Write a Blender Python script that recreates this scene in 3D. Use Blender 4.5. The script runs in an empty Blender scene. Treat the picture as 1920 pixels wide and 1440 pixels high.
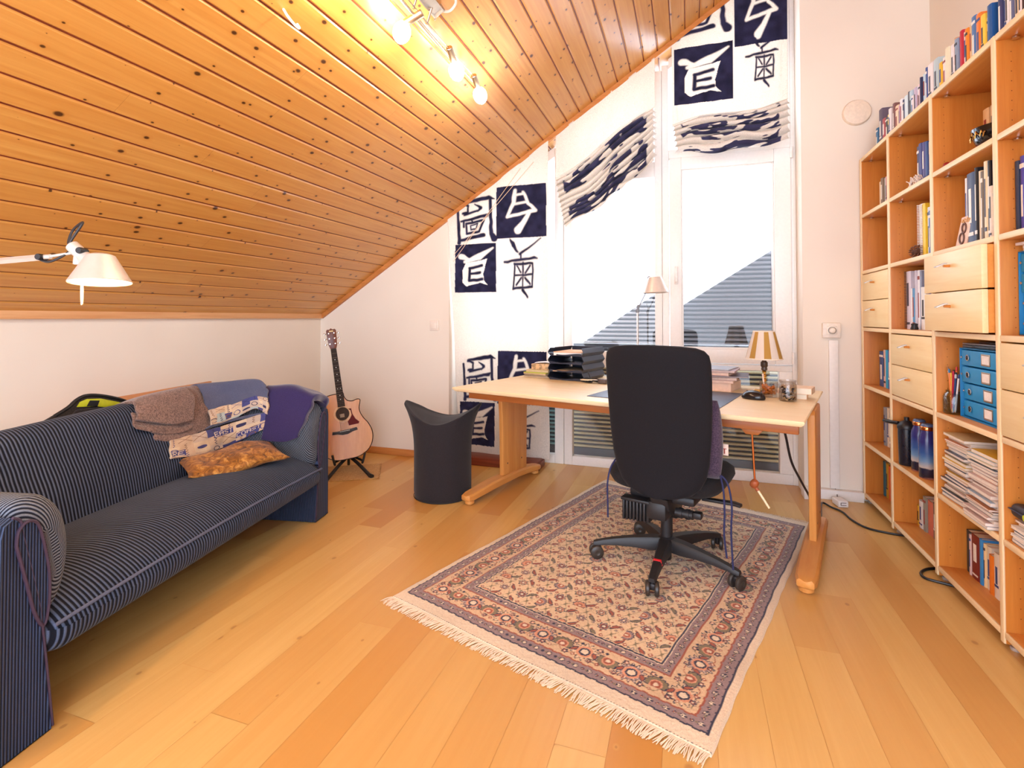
import bpy, bmesh, math, random
import numpy as np
from mathutils import Vector, Matrix, Euler
random.seed(7); rng = np.random.default_rng(7)
C = bpy.context.scene.collection
PI = math.pi
def V(*a): return Vector(a)
# ---------------------------------------------------------------- materials
def lin(c):
    r = []
    for v in c[:3]:
        v = v / 255.0
        r.append(v / 12.92 if v <= .04045 else ((v + .055) / 1.055) ** 2.4)
    return (*r, 1.0)
class NT:
    def __init__(s, name):
        s.m = bpy.data.materials.new(name); s.m.use_nodes = True
        s.t = s.m.node_tree; s.n = s.t.nodes; s.l = s.t.links
        s.b = s.n['Principled BSDF']; s.out = s.n['Material Output']
    def new(s, kind, **kw):
        n = s.n.new(kind)
        for k, v in kw.items():
            if k.startswith('i_'):
                key = k[2:].replace('_', ' ')
                n.inputs[int(key) if key.isdigit() else key].default_value = v
            else: setattr(n, k, v)
        return n
    def lk(s, a, b): s.l.new(a, b)
    def coord(s, scale=(1, 1, 1), loc=(0, 0, 0), rot=(0, 0, 0), kind='Object'):
        tc = s.new('ShaderNodeTexCoord'); mp = s.new('ShaderNodeMapping')
        mp.inputs['Scale'].default_value = scale; mp.inputs['Location'].default_value = loc
        mp.inputs['Rotation'].default_value = rot
        s.lk(tc.outputs[kind], mp.inputs[0]); return mp.outputs[0]
    def noise(s, vec, scale=5, detail=3, rough=.5, dist=0):
        n = s.new('ShaderNodeTexNoise'); n.inputs['Scale'].default_value = scale
        n.inputs['Detail'].default_value = detail; n.inputs['Roughness'].default_value = rough
        n.inputs['Distortion'].default_value = dist
        s.lk(vec, n.inputs['Vector']); return n.outputs['Fac']
    def ramp(s, fac, stops):
        r = s.new('ShaderNodeValToRGB'); e = r.color_ramp.elements
        while len(e) < len(stops): e.new(.5)
        for el, (p, c) in zip(e, stops): el.position = p; el.color = c
        s.lk(fac, r.inputs[0]); return r.outputs[0]
    def mix(s, fac, a, b, mode='MIX'):
        m = s.new('ShaderNodeMix', data_type='RGBA', blend_type=mode)
        for sock, v in ((m.inputs[0], fac), (m.inputs[6], a), (m.inputs[7], b)):
            if isinstance(v, (int, float)): sock.default_value = v
            elif isinstance(v, tuple): sock.default_value = v
            else: s.lk(v, sock)
        return m.outputs[2]
    def math(s, op, a, b=0, c=None):
        m = s.new('ShaderNodeMath', operation=op)
        for i, v in enumerate((a, b, c)):
            if v is None: continue
            if isinstance(v, (int, float)): m.inputs[i].default_value = v
            else: s.lk(v, m.inputs[i])
        return m.outputs[0]
    def bump(s, h, strength=.2, dist=.01):
        b = s.new('ShaderNodeBump'); b.inputs['Strength'].default_value = strength
        b.inputs['Distance'].default_value = dist; s.lk(h, b.inputs['Height'])
        s.lk(b.outputs[0], s.b.inputs['Normal'])
    def base(s, col, rough=.5, metal=0, spec=.5):
        if isinstance(col, tuple): s.b.inputs['Base Color'].default_value = col
        else: s.lk(col, s.b.inputs['Base Color'])
        s.b.inputs['Roughness'].default_value = rough; s.b.inputs['Metallic'].default_value = metal
        s.b.inputs['Specular IOR Level'].default_value = spec
_mc = {}
def plain(col, rough=.6, metal=0, spec=.5, var=.06):
    """a plain finish with a faint mottled grain"""
    key = (tuple(col), rough, metal, spec)
    if key in _mc: return _mc[key]
    t = NT('finish_%d' % len(_mc)); c = lin(col)
    n = t.noise(t.coord(), 60, 2)
    a = tuple(min(1, x * (1 + var)) for x in c[:3]) + (1,); b = tuple(x * (1 - var) for x in c[:3]) + (1,)
    t.base(t.ramp(n, [(.3, b), (.7, a)]), rough, metal, spec)
    _mc[key] = t.m; return t.m
def cloth(name, col, col2=None, scale=350, rough=.9, bump=.25, sheen=.3, blotch=0):
    t = NT(name); c = lin(col); c2 = lin(col2) if col2 else tuple(x * .62 for x in c[:3]) + (1,)
    n = t.noise(t.coord(), scale, 2, .6)
    colr = t.ramp(n, [(.35, c2), (.65, c)])
    if blotch:
        n2 = t.noise(t.coord(), 9, 3)
        colr = t.mix(t.ramp(n2, [(.4, (0, 0, 0, 1)), (.7, (blotch,) * 3 + (1,))]), colr, c2)
    t.base(colr, rough, 0, .2); t.b.inputs['Sheen Weight'].default_value = sheen
    t.bump(n, bump, .002); return t.m
def wood(name, light, dark, axis='X', rough=.45, fine=1.0, contrast=1.0, spec=.4):
    t = NT(name); s = {'X': (1.2, 22, 22), 'Y': (22, 1.2, 22), 'Z': (22, 22, 1.2)}[axis]
    s = tuple(x * fine for x in s)
    v = t.coord(s); oi = t.new('ShaderNodeObjectInfo')
    ad = t.new('ShaderNodeVectorMath', operation='MULTIPLY_ADD')
    cmb = t.new('ShaderNodeCombineXYZ'); t.lk(oi.outputs['Random'], cmb.inputs[0]); t.lk(oi.outputs['Random'], cmb.inputs[1]); t.lk(oi.outputs['Random'], cmb.inputs[2])
    ad.inputs[1].default_value = (37, 53, 71); t.lk(cmb.outputs[0], ad.inputs[0]); t.lk(v, ad.inputs[2])
    n = t.noise(ad.outputs[0], 1.0, 6, .62, .6)
    n2 = t.noise(ad.outputs[0], 5.0, 3, .6)
    L, D = lin(light), lin(dark)
    f = t.math('ADD', t.math('MULTIPLY', n, .75), t.math('MULTIPLY', n2, .25))
    lo = .5 - .2 / contrast; hi = .5 + .2 / contrast
    t.base(t.ramp(f, [(lo, D), (hi, L)]), rough, 0, spec); t.bump(n2, .06, .002); return t.m
def metal(name, col, rough=.3):
    t = NT(name); n = t.noise(t.coord((4, 200, 4)), 3, 2)
    c = lin(col); t.base(t.ramp(n, [(.3, tuple(x * .85 for x in c[:3]) + (1,)), (.7, c)]), rough, 1); return t.m
def glow(name, col, strength):
    t = NT(name); t.base(lin(col), .4); t.b.inputs['Emission Color'].default_value = lin(col)
    t.b.inputs['Emission Strength'].default_value = strength; return t.m
def glass(name, tint=(255, 255, 255), refl=.08):
    t = NT(name); t.n.remove(t.b)
    tr = t.new('ShaderNodeBsdfTransparent'); tr.inputs[0].default_value = lin(tint)
    gl = t.new('ShaderNodeBsdfGlossy'); gl.inputs['Roughness'].default_value = .02
    fr = t.new('ShaderNodeLayerWeight'); fr.inputs[0].default_value = .35
    mx = t.new('ShaderNodeMixShader'); t.lk(t.math('ADD', t.math('MULTIPLY', fr.outputs['Fresnel'], .25), refl * .15), mx.inputs[0])
    t.lk(tr.outputs[0], mx.inputs[1]); t.lk(gl.outputs[0], mx.inputs[2]); t.lk(mx.outputs[0], t.out.inputs[0]); return t.m
def inked(name, attr='Col', rough=.9, trans=0.0, bumpscale=400, sheen=.2, bumpamt=.2):
    """woven cloth whose printed or knotted pattern is a colour stored along the weave"""
    t = NT(name); a = t.new('ShaderNodeAttribute', attribute_name=attr)
    n = t.noise(t.coord(), bumpscale, 2, .6)
    col = t.mix(.5, a.outputs['Color'], t.ramp(n, [(.25, (.55, .55, .55, 1)), (.7, (1.25, 1.25, 1.25, 1))]), 'MULTIPLY')
    t.base(col, rough, 0, .15); t.b.inputs['Sheen Weight'].default_value = sheen; t.bump(n, bumpamt, .002)
    if trans:
        tl = t.new('ShaderNodeBsdfTranslucent'); t.lk(col, tl.inputs[0]); mx = t.new('ShaderNodeMixShader')
        t.lk(t.math('MULTIPLY', a.outputs['Alpha'], trans), mx.inputs[0]); t.lk(t.b.outputs[0], mx.inputs[1]); t.lk(tl.outputs[0], mx.inputs[2])
        t.lk(mx.outputs[0], t.out.inputs[0])
    return t.m
# ---------------------------------------------------------------- mesh helpers
def nb(): return bmesh.new()
def _tf(verts, loc, rot):
    if rot: M = Euler(rot).to_matrix()
    for v in verts:
        if rot: v.co = M @ v.co
        v.co += Vector(loc)
def box(bm, size, loc=(0, 0, 0), rot=None, bev=0, seg=2):
    """box of full size, centred on loc"""
    t = bmesh.new(); bmesh.ops.create_cube(t, size=1)
    for v in t.verts: v.co = Vector((v.co.x * size[0], v.co.y * size[1], v.co.z * size[2]))
    if bev: bmesh.ops.bevel(t, geom=t.edges[:], offset=min(bev, min(size) * .49), segments=seg, affect='EDGES', profile=.5)
    _tf(t.verts, loc, rot); _merge(bm, t); return bm
def boxab(bm, a, b, bev=0, seg=2):
    return box(bm, [abs(b[i] - a[i]) for i in range(3)], [(a[i] + b[i]) / 2 for i in range(3)], None, bev, seg)
def _merge(bm, t):
    off = len(bm.verts); t.verts.index_update()
    vs = [bm.verts.new(v.co) for v in t.verts]
    for f in t.faces:
        try:
            nf = bm.faces.new([vs[v.index] for v in f.verts]); nf.material_index = f.material_index; nf.smooth = f.smooth
        except ValueError: pass
    t.free()
def loft(bm, rings, closed=True, caps=True, mi=0):
    """skin a list of equal-length rings of points"""
    R = [[bm.verts.new(Vector(p)) for p in r] for r in rings]; n = len(R[0])
    for a, b in zip(R, R[1:]):
        for i in range(n if closed else n - 1):
            j = (i + 1) % n
            try: f = bm.faces.new((a[i], a[j], b[j], b[i])); f.material_index = mi
            except ValueError: pass
    if caps and closed:
        for r in (R[0][::-1], R[-1]):
            try: f = bm.faces.new(r); f.material_index = mi
            except ValueError: pass
    return R
def lathe(bm, prof, loc=(0, 0, 0), seg=32, rot=None, caps=True):
    t = bmesh.new()
    loft(t, [[(max(r, 1e-4) * math.cos(2 * PI * i / seg), max(r, 1e-4) * math.sin(2 * PI * i / seg), z) for i in range(seg)] for r, z in prof], True, caps)
    _tf(t.verts, loc, rot); _merge(bm, t); return bm
def aim(d):
    return Vector(d).to_track_quat('Z', 'Y').to_euler()
def rod(bm, a, b, r, r2=None, seg=16, bev=0):
    a, b = Vector(a), Vector(b); L = (b - a).length; r2 = r if r2 is None else r2
    prof = [(r, 0), (r2, L)]
    if bev: prof = [(r - bev, 0), (r, bev), (r2, L - bev), (r2 - bev, L)]
    lathe(bm, prof, a, seg, aim(b - a)); return bm
def smooth_path(pts, n=8):
    P = [Vector(p) for p in pts]; out = []
    for i in range(len(P) - 1):
        p0 = P[max(i - 1, 0)]; p1 = P[i]; p2 = P[i + 1]; p3 = P[min(i + 2, len(P) - 1)]
        for k in range(n):
            t = k / n
            out.append(.5 * ((2 * p1) + (p2 - p0) * t + (2 * p0 - 5 * p1 + 4 * p2 - p3) * t * t + (3 * p1 - p0 - 3 * p2 + p3) * t ** 3))
    out.append(P[-1]); return out
def tube(bm, pts, r, seg=8, closed=False, n=8, raw=False):
    P = [Vector(p) for p in pts] if raw else smooth_path(pts, n)
    rings = []; up = Vector((0, 0, 1)); prev = None
    for i, p in enumerate(P):
        d = (P[min(i + 1, len(P) - 1)] - P[max(i - 1, 0)])
        if d.length < 1e-9: d = Vector((0, 0, 1))
        d.normalize()
        if prev is None:
            x = d.cross(up) if abs(d.dot(up)) < .95 else d.cross(Vector((1, 0, 0)))
        else:
            x = prev - d * prev.dot(d)
        x.normalize(); prev = x; y = d.cross(x)
        rr = r[min(i, len(r) - 1)] if isinstance(r, (list, tuple)) else r
        rings.append([p + x * rr * math.cos(2 * PI * k / seg) + y * rr * math.sin(2 * PI * k / seg) for k in range(seg)])
    loft(bm, rings, True, True); return bm
def prism(bm, poly, axis, a, b, bev=0):
    """extrude a 2-D outline; axis is the extrusion axis, outline is in the other two (in xyz order)"""
    def put(p, h): return {'X': (h, p[0], p[1]), 'Y': (p[0], h, p[1]), 'Z': (p[0], p[1], h)}[axis]
    t = bmesh.new()
    loft(t, [[put(p, a) for p in poly], [put(p, b) for p in poly]])
    if bev:
        bmesh.ops.recalc_face_normals(t, faces=t.faces[:])
        es = [e for e in t.edges if len(e.link_faces) == 2 and e.calc_face_angle(0) > .35]
        bmesh.ops.bevel(t, geom=es, offset=bev, segments=2, affect='EDGES', profile=.5)
    _merge(bm, t); return bm
def sheet(bm, f, nu, nv, thick=0):
    """grid surface from f(u,v) with u,v in 0..1"""
    g = [[bm.verts.new(Vector(f(i / nu, j / nv))) for j in range(nv + 1)] for i in range(nu + 1)]
    for i in range(nu):
        for j in range(nv): bm.faces.new((g[i][j], g[i + 1][j], g[i + 1][j + 1], g[i][j + 1]))
    return g
def obj(name, bm, mat, parent=None, smooth=True, angle=40, mods=()):
    me = bpy.data.meshes.new(name)
    bmesh.ops.recalc_face_normals(bm, faces=bm.faces[:])
    bm.to_mesh(me); bm.free()
    for m in (mat if isinstance(mat, (list, tuple)) else [mat]): me.materials.append(m)
    o = bpy.data.objects.new(name, me); C.objects.link(o)
    if smooth:
        me.polygons.foreach_set('use_smooth', [True] * len(me.polygons))
        if angle < 180:
            ang = math.radians(angle)
            b2 = bmesh.new(); b2.from_mesh(me)
            for e in b2.edges:
                if len(e.link_faces) == 2 and e.calc_face_angle(0) > ang: e.smooth = False
            b2.to_mesh(me); b2.free()
    for k, kw in mods:
        md = o.modifiers.new(k.lower(), k)
        for a, v in kw.items(): setattr(md, a, v)
    if parent: o.parent = parent
    return o
def tag(o, label=None, cat=None, group=None, kind=None):
    if label: o['label'] = label
    if cat: o['category'] = cat
    if group: o['group'] = group
    if kind: o['kind'] = kind
    return o
def thing(name, label, cat, loc=(0, 0, 0), rot=(0, 0, 0), group=None):
    o = bpy.data.objects.new(name, None); C.objects.link(o); o.empty_display_size = .05
    o.location = loc; o.rotation_euler = rot; return tag(o, label, cat, group)
def struct(name, bm, mat, parent=None, **kw):
    o = obj(name, bm, mat, parent, **kw)
    if parent is None: o['kind'] = 'structure'
    return o
def dup(root, loc, rot=None, label=None, group=None):
    r = root.copy(); C.objects.link(r); r.location = loc
    if rot is not None: r.rotation_euler = rot
    if label: r['label'] = label
    if group: r['group'] = group
    for ch in list(root.children):
        c = ch.copy(); C.objects.link(c); c.parent = r
        for g in ch.children:
            d = g.copy(); C.objects.link(d); d.parent = c
    return r
def pattern_sheet(name, X, Y, Z, col, mat, parent=None, solid=0, thin=None):
    """fine grid mesh (numpy arrays n x m) carrying a colour per point"""
    n, m = X.shape
    co = np.stack([X, Y, Z], -1).reshape(-1, 3).astype(np.float32)
    ii, jj = np.meshgrid(np.arange(n - 1), np.arange(m - 1), indexing='ij'); a = (ii * m + jj).ravel()
    q = np.stack([a, a + m, a + m + 1, a + 1], -1).astype(np.int32)
    me = bpy.data.meshes.new(name); me.vertices.add(n * m); me.vertices.foreach_set('co', co.ravel())
    me.loops.add(q.size); me.loops.foreach_set('vertex_index', q.ravel())
    me.polygons.add(len(q)); me.polygons.foreach_set('loop_start', np.arange(0, q.size, 4, dtype=np.int32))
    me.polygons.foreach_set('use_smooth', np.ones(len(q), dtype=bool)); me.update(calc_edges=True); me.validate()
    ca = me.color_attributes.new('Col', 'FLOAT_COLOR', 'POINT')
    full = np.ones((n * m, 4), np.float32); full[:, :3] = col.reshape(-1, 3); full[:, 3] = 1 if thin is None else thin.ravel(); ca.data.foreach_set('color', full.ravel())
    me.materials.append(mat); o = bpy.data.objects.new(name, me); C.objects.link(o)
    if parent: o.parent = parent
    if solid:
        md = o.modifiers.new('solid', 'SOLIDIFY'); md.thickness = solid; md.offset = 0
    return o
def text(name, s, size, mat, parent, loc, rot, depth=.0006, align='CENTER'):
    cu = bpy.data.curves.new(name, 'FONT'); cu.body = s; cu.size = size; cu.extrude = depth; cu.align_x = align; cu.align_y = 'CENTER'
    cu.materials.append(mat); o = bpy.data.objects.new(name, cu); C.objects.link(o); o.parent = parent
    bpy.context.view_layer.update(); me = bpy.data.meshes.new_from_object(o.evaluated_get(bpy.context.evaluated_depsgraph_get()))
    bpy.data.objects.remove(o); o = bpy.data.objects.new(name, me); C.objects.link(o); o.parent = parent; o.location = loc; o.rotation_euler = rot
    return o
def stroke_mask(U, W, pts, w):
    """anti-aliased mask of a polyline brush stroke; w is a width or one width per point"""
    d = np.full(U.shape, 9.0); ws = w if isinstance(w, (list, tuple)) else [w] * len(pts)
    for (x0, y0), (x1, y1), a, b in zip(pts, pts[1:], ws, ws[1:]):
        dx, dy = x1 - x0, y1 - y0; L = dx * dx + dy * dy + 1e-12
        t = np.clip(((U - x0) * dx + (W - y0) * dy) / L, 0, 1)
        d = np.minimum(d, np.hypot(U - x0 - t * dx, W - y0 - t * dy) - (a + (b - a) * t) / 2)
    return d
def poly_mask(U, W, poly):
    ins = np.zeros(U.shape, bool); n = len(poly)
    for i in range(n):
        x0, y0 = poly[i]; x1, y1 = poly[(i + 1) % n]
        c = ((y0 > W) != (y1 > W)) & (U < (x1 - x0) * (W - y0) / (y1 - y0 + 1e-12) + x0); ins ^= c
    return ins
def patch(ctrl, nu=24, nv=24):
    """smooth surface through a grid of control points -> list of rows"""
    rows = [smooth_path(r, nv) for r in ctrl]
    cols = [smooth_path([r[j] for r in rows], nu) for j in range(len(rows[0]))]
    return [[cols[j][i] for j in range(len(cols))] for i in range(len(cols[0]))]
def grid_bm(bm, G):
    g = [[bm.verts.new(Vector(p)) for p in r] for r in G]
    for a, b in zip(g, g[1:]):
        for i in range(len(a) - 1): bm.faces.new((a[i], a[i + 1], b[i + 1], b[i]))
    return g
OPAL, READ, SKY, SKYC, EXPO = 125, 9, 6.9, (.84, .94, 1.11, 1), -0.22
# ================================================================ the room
XL, XR, YB, YW, YG = -3.235, 1.475, -1.6, 3.975, 4.17
def zc(x): return 1.22 + .649 * (x + 3.225)          # the pine slope
SL = math.hypot(1, .649)
def boards_mat(name, light, dark, board_dark, knot, knot_scale, knots, rough, axisx, tint=.35, grain=.5, spec=.4, kr=1.0):
    """planks running along Y; each plank has its own tone, grain and knots"""
    t = NT(name); at = t.new('ShaderNodeAttribute', attribute_name='Col')
    sep = t.new('ShaderNodeSeparateColor'); t.lk(at.outputs['Color'], sep.inputs[0]); rnd = sep.outputs[0]; rnd2 = sep.outputs[1]
    tc = t.new('ShaderNodeTexCoord'); sp = t.new('ShaderNodeSeparateXYZ'); t.lk(tc.outputs['Object'], sp.inputs[0])
    yy = t.math('ADD', sp.outputs[1], t.math('MULTIPLY', rnd, 43.0)); xx = t.math('MULTIPLY', sp.outputs[0], axisx)
    cb = t.new('ShaderNodeCombineXYZ'); t.lk(xx, cb.inputs[0]); t.lk(yy, cb.inputs[1]); t.lk(rnd2, cb.inputs[2])
    ml = t.new('ShaderNodeVectorMath', operation='MULTIPLY'); ml.inputs[1].default_value = (38, 1.6, 9); t.lk(cb.outputs[0], ml.inputs[0])
    g = t.noise(ml.outputs[0], 1, 5, .6, .8)
    ml3 = t.new('ShaderNodeVectorMath', operation='MULTIPLY'); ml3.inputs[1].default_value = (7, .7, 5); t.lk(cb.outputs[0], ml3.inputs[0])
    g2 = t.noise(ml3.outputs[0], 1, 3, .6, .5)
    col = t.mix(t.ramp(g, [(.5 - .25 * grain / .5, (1, 1, 1, 1)), (.5 + .3, (0, 0, 0, 1))]), lin(light), lin(dark))
    col = t.mix(t.math('MULTIPLY', g2, .55), col, lin(dark))
    col = t.mix(t.math('MULTIPLY', rnd2, tint), col, lin(board_dark))
    if knots:
        ml2 = t.new('ShaderNodeVectorMath', operation='MULTIPLY'); ml2.inputs[1].default_value = (1, .72, 1); t.lk(cb.outputs[0], ml2.inputs[0])
        for sc, r in ((knot_scale, .085), (knot_scale * .47, .05)):
            vo = t.new('ShaderNodeTexVoronoi', voronoi_dimensions='2D'); vo.inputs['Scale'].default_value = sc; t.lk(ml2.outputs[0], vo.inputs['Vector'])
            sc2 = t.new('ShaderNodeSeparateColor'); t.lk(vo.outputs['Color'], sc2.inputs[0])
            rr = t.math('MULTIPLY', t.math('POWER', sc2.outputs[0], 1.25), r * kr)
            k = t.math('SUBTRACT', 1, t.math('DIVIDE', vo.outputs['Distance'], t.math('ADD', rr, .004)))
            kk = t.ramp(k, [(.0, (0, 0, 0, 1)), (.45, (1, 1, 1, 1))]); halo = t.ramp(t.math('ADD', t.math('MULTIPLY', k, .25), .5), [(.15, (0, 0, 0, 1)), (.5, (.55, .55, .55, 1))])
            col = t.mix(halo, col, lin(dark)); col = t.mix(t.math('MULTIPLY', kk, knots), col, lin(knot))
    t.base(col, rough, 0, spec); return t.m
M_CEIL = boards_mat('pine_boards', (234, 182, 100), (200, 132, 56), (208, 142, 66), (66, 30, 10), 8.4, .95, .33, SL, .5, kr=1.1)
M_CEIL.node_tree.nodes['Principled BSDF'].inputs['Coat Weight'].default_value = .4; M_CEIL.node_tree.nodes['Principled BSDF'].inputs['Coat Roughness'].default_value = .3
M_FLOOR = boards_mat('maple_floor', (229, 192, 122), (211, 163, 93), (197, 136, 66), (146, 88, 42), 3.0, .45, .3, 1, .95, .9, .45, kr=.38)
M_WALL = None
t = NT('painted_plaster'); n = t.noise(t.coord(), 160, 3, .6); n2 = t.noise(t.coord(), 1.3, 2)
t.base(t.ramp(n2, [(.35, lin((235, 222, 207))), (.65, lin((240, 228, 213)))]), .85, 0, .25)
t.bump(n, .12, .002); M_WALL = t.m
M_WHITE = plain((240, 233, 226), .4, 0, .4, .02)
M_FRAME = plain((242, 236, 230), .35, 0, .4, .02)
M_TRIM = wood('pine_trim', (226, 160, 92), (190, 116, 56), 'Y', .45)
M_TRIMX = wood('pine_trim_cross', (214, 142, 76), (178, 104, 48), 'X', .45)
M_RED = wood('dark_red_wood', (140, 66, 40), (98, 40, 24), 'X', .4)
M_GLASS = glass('window_glass', refl=.12)
def planks(name, quads, mat):
    """quads: (p0,p1,p2,p3,rnd,rnd2) laid as one surface"""
    vs, fs, cs = [], [], []
    for q in quads:
        k = len(vs); vs += [tuple(p) for p in q[0]]; fs += [tuple(k + i for i in f) for f in q[1]]; cs += [(q[2], q[3], 0, 1)] * len(q[0])
    me = bpy.data.meshes.new(name); me.from_pydata(vs, [], fs); me.update()
    ca = me.color_attributes.new('Col', 'FLOAT_COLOR', 'POINT'); ca.data.foreach_set('color', np.array(cs, np.float32).ravel())
    me.materials.append(mat); o = bpy.data.objects.new(name, me); C.objects.link(o); o['kind'] = 'structure'; return o
# floor: maple planks along Y
Q = []; w = .145; x = XL - .03; 
while x < XR:
    y = YB - random.random() * 1.8
    while y < 4.2:
        L = random.choice((1.2, 1.5, 1.8)) ; y0, y1 = max(y, YB), min(y + L, 4.2)
        if y1 > y0: Q.append((((x, y0, 0), (x + w - .0008, y0, 0), (x + w - .0008, y1 - .0008, 0), (x, y1 - .0008, 0)), [(0, 1, 2, 3)], random.random(), random.random() ** 1.5))
        y += L
    x += w
planks('floor', Q, M_FLOOR)
bm = nb(); boxab(bm, (XL - .2, YB, -.1), (XR + .2, 4.4, -.0015)); struct('floor_slab', bm, M_TRIM)
# ceiling: grooved pine boards along Y, V joint between boards
Q = []; p = .1165; s = 0.0; tot = (XR + .1 - XL) * SL
def cpt(s, d, y):      # s along slope from the knee wall, d below the boards
    x = XL + s / SL; return (x + .5445 * d * 1, y, zc(x) - .8388 * d)
while s < tot:
    y = YB - random.random() * 3
    while y < 4.3:
        L = random.uniform(2.2, 4.4); y0, y1 = max(y, YB), min(y + L, 4.3)
        if y1 > y0:
            prof = [(s + .0014, -.008), (s + .0095, .0), (s + p - .0095, 0), (s + p - .0014, -.008)]
            pts = [cpt(a, b, y0) for a, b in prof] + [cpt(a, b, y1 - .0006) for a, b in prof]
            Q.append((pts, [(0, 1, 5, 4), (1, 2, 6, 5), (2, 3, 7, 6)], random.random(), random.random()))
        y += L
    s += p
planks('ceiling', Q, M_CEIL)
bm = nb(); prism(bm, [(XL - .3, zc(XL - .3) + .007), (XR + .2, zc(XR + .2) + .007), (XR + .2, zc(XR + .2) + .2), (XL - .3, zc(XL - .3) + .2)], 'Y', YB, 4.45)
struct('ceiling_deck', bm, M_RED, smooth=False)
# walls
bm = nb(); boxab(bm, (XL - .2, YB, 0), (XL, 4.4, zc(XL) - .002)); struct('wall_left', bm, M_WALL)
bm = nb(); boxab(bm, (XR, YB, 0), (XR + .2, 4.4, zc(XR) - .002)); struct('wall_right', bm, M_WALL)
bm = nb(); xa, xb = -1.92, .735
prism(bm, [(XL, 0), (xa, 0), (xa, zc(xa) - .003), (XL, zc(XL) - .003)], 'Y', YW, 4.4)
prism(bm, [(xb, 0), (XR, 0), (XR, zc(XR) - .003), (xb, zc(xb) - .003)], 'Y', YW, 4.4)
struct('wall_back', bm, M_WALL, smooth=False)
# trims
bm = nb(); h = .04
prism(bm, [(XL + .03, zc(XL + .03)), (XR, zc(XR)), (XR, zc(XR) - h), (XL + .03, zc(XL + .03) - h)], 'Y', YW - .028, YW); struct('trim_1', bm, M_TRIMX)
bm = nb(); boxab(bm, (XL, YB, 1.193), (XL + .034, YW - .005, 1.246), .003); struct('trim_2', bm, wood('pale_pine_trim', (236, 186, 136), (212, 150, 96), 'Y', .5))
bm = nb(); boxab(bm, (-1.88, 3.9, 0), (-1.13, 4.09, .062), .004); boxab(bm, (-1.13, 3.93, 0), (-1.115, 4.09, .05), .002); struct('trim_3', bm, M_RED)
bm = nb(); boxab(bm, (.885, YW - .02, .066), (.94, YW, 1.05), .004); struct('trim_4', bm, M_WHITE)
bm = nb(); boxab(bm, (XL, YW - .016, 0), (xa, YW, .058), .004); struct('baseboard_back', bm, M_TRIMX)
bm = nb(); boxab(bm, (XL, YB, 0), (XL + .016, YW - .017, .058), .004); struct('baseboard_left', bm, M_TRIM)
bm = nb(); boxab(bm, (.735, YW - .05, 0), (1.07, YW, .063), .003); boxab(bm, (.716, 3.88, .001), (.745, YW + .01, .068), .002); struct('baseboard_right', bm, M_WHITE)
# ---------------------------------------------------------------- windows
def frame_box(bm, x0, x1, z0, z1, y0=YG, y1=YG + .07): boxab(bm, (x0, y0, z0), (x1, y1, z1), .004)
def slope_bar(bm, x0, x1, h, y0=YG, y1=YG + .07): prism(bm, [(x0, zc(x0) - .01), (x1, zc(x1) - .01), (x1, zc(x1) - h), (x0, zc(x0) - h)], 'Y', y0, y1)
def pane(x0, x1, z0, z1, parent, top=None):
    bm = nb(); y = YG + .035
    if top: prism(bm, [(x0, z0), (x1, z0), (x1, zc(x1) - top), (x0, zc(x0) - top)], 'Y', y, y + .006)
    else: boxab(bm, (x0, y, z0), (x1, y + .006, z1))
    return obj('pane', bm, M_GLASS, parent, smooth=False)
bm = nb()                                                       # left window, behind the long banner
frame_box(bm, -1.92, -1.85, 0, zc(-1.92) - .02); frame_box(bm, -1.05, -.975, 0, zc(-1.05) - .02); frame_box(bm, -1.85, -1.05, 0, .07); slope_bar(bm, -1.85, -1.05, .09)
w1 = struct('window_1', bm, M_FRAME); pane(-1.86, -1.04, .06, 0, w1, .08)
bm = nb()                                                       # middle window
frame_box(bm, -.972, -.905, 0, zc(-.972) - .02); frame_box(bm, -.247, -.192, 0, zc(-.247) - .02); frame_box(bm, -.905, -.247, 0, .072)
frame_box(bm, -.905, -.247, .80, .93); frame_box(bm, -.905, -.247, 2.30, 2.42); slope_bar(bm, -.905, -.247, .09)
w2 = struct('window_2', bm, M_FRAME)
pane(-.91, -.24, .06, .81, w2); pane(-.91, -.24, .92, 2.31, w2); pane(-.91, -.24, 2.41, 0, w2, .08)
bm = nb()                                                       # right window with its opening sash
frame_box(bm, -.19, -.14, 0, zc(-.19) - .02); frame_box(bm, .703, .735, 0, zc(.703) - .02); frame_box(bm, -.14, .703, 0, .075); frame_box(bm, -.14, -.055, .075, .81); frame_box(bm, .617, .703, .075, .81)
frame_box(bm, -.14, .703, .81, .855); frame_box(bm, -.14, .703, 2.432, 2.50); slope_bar(bm, -.14, .703, .09); frame_box(bm, .66, .703, 2.5, zc(.66) - .02)
w3 = struct('window_3', bm, M_FRAME)
bm = nb(); y0, y1 = YG - .018, YG + .06
for a in ((-.136, -.048, .86, 2.428), (.592, .701, .86, 2.428), (-.048, .592, .86, .966), (-.048, .592, 2.335, 2.428)): frame_box(bm, *a, y0, y1)
for a in ((-.048, -.036, .966, 2.335), (.58, .592, .966, 2.335), (-.036, .58, .966, .978), (-.036, .58, 2.323, 2.335)): frame_box(bm, *a, y0 + .012, y1)
sash = obj('sash', bm, M_FRAME, w3); pane(-.044, .588, .97, 2.33, sash); pane(-.06, .62, .07, .815, w3); pane(-.145, .665, 2.49, 0, w3, .08)
bm = nb(); boxab(bm, (-.101, YG - .026, 1.455), (-.075, YG - .017, 1.565), .003); rod(bm, (-.088, YG - .026, 1.485), (-.088, YG - .05, 1.485), .008)
box(bm, (.02, .012, .12), (-.088, YG - .054, 1.53), None, .005); obj('window_handle', bm, plain((236, 228, 222), .35), w3)
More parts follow.
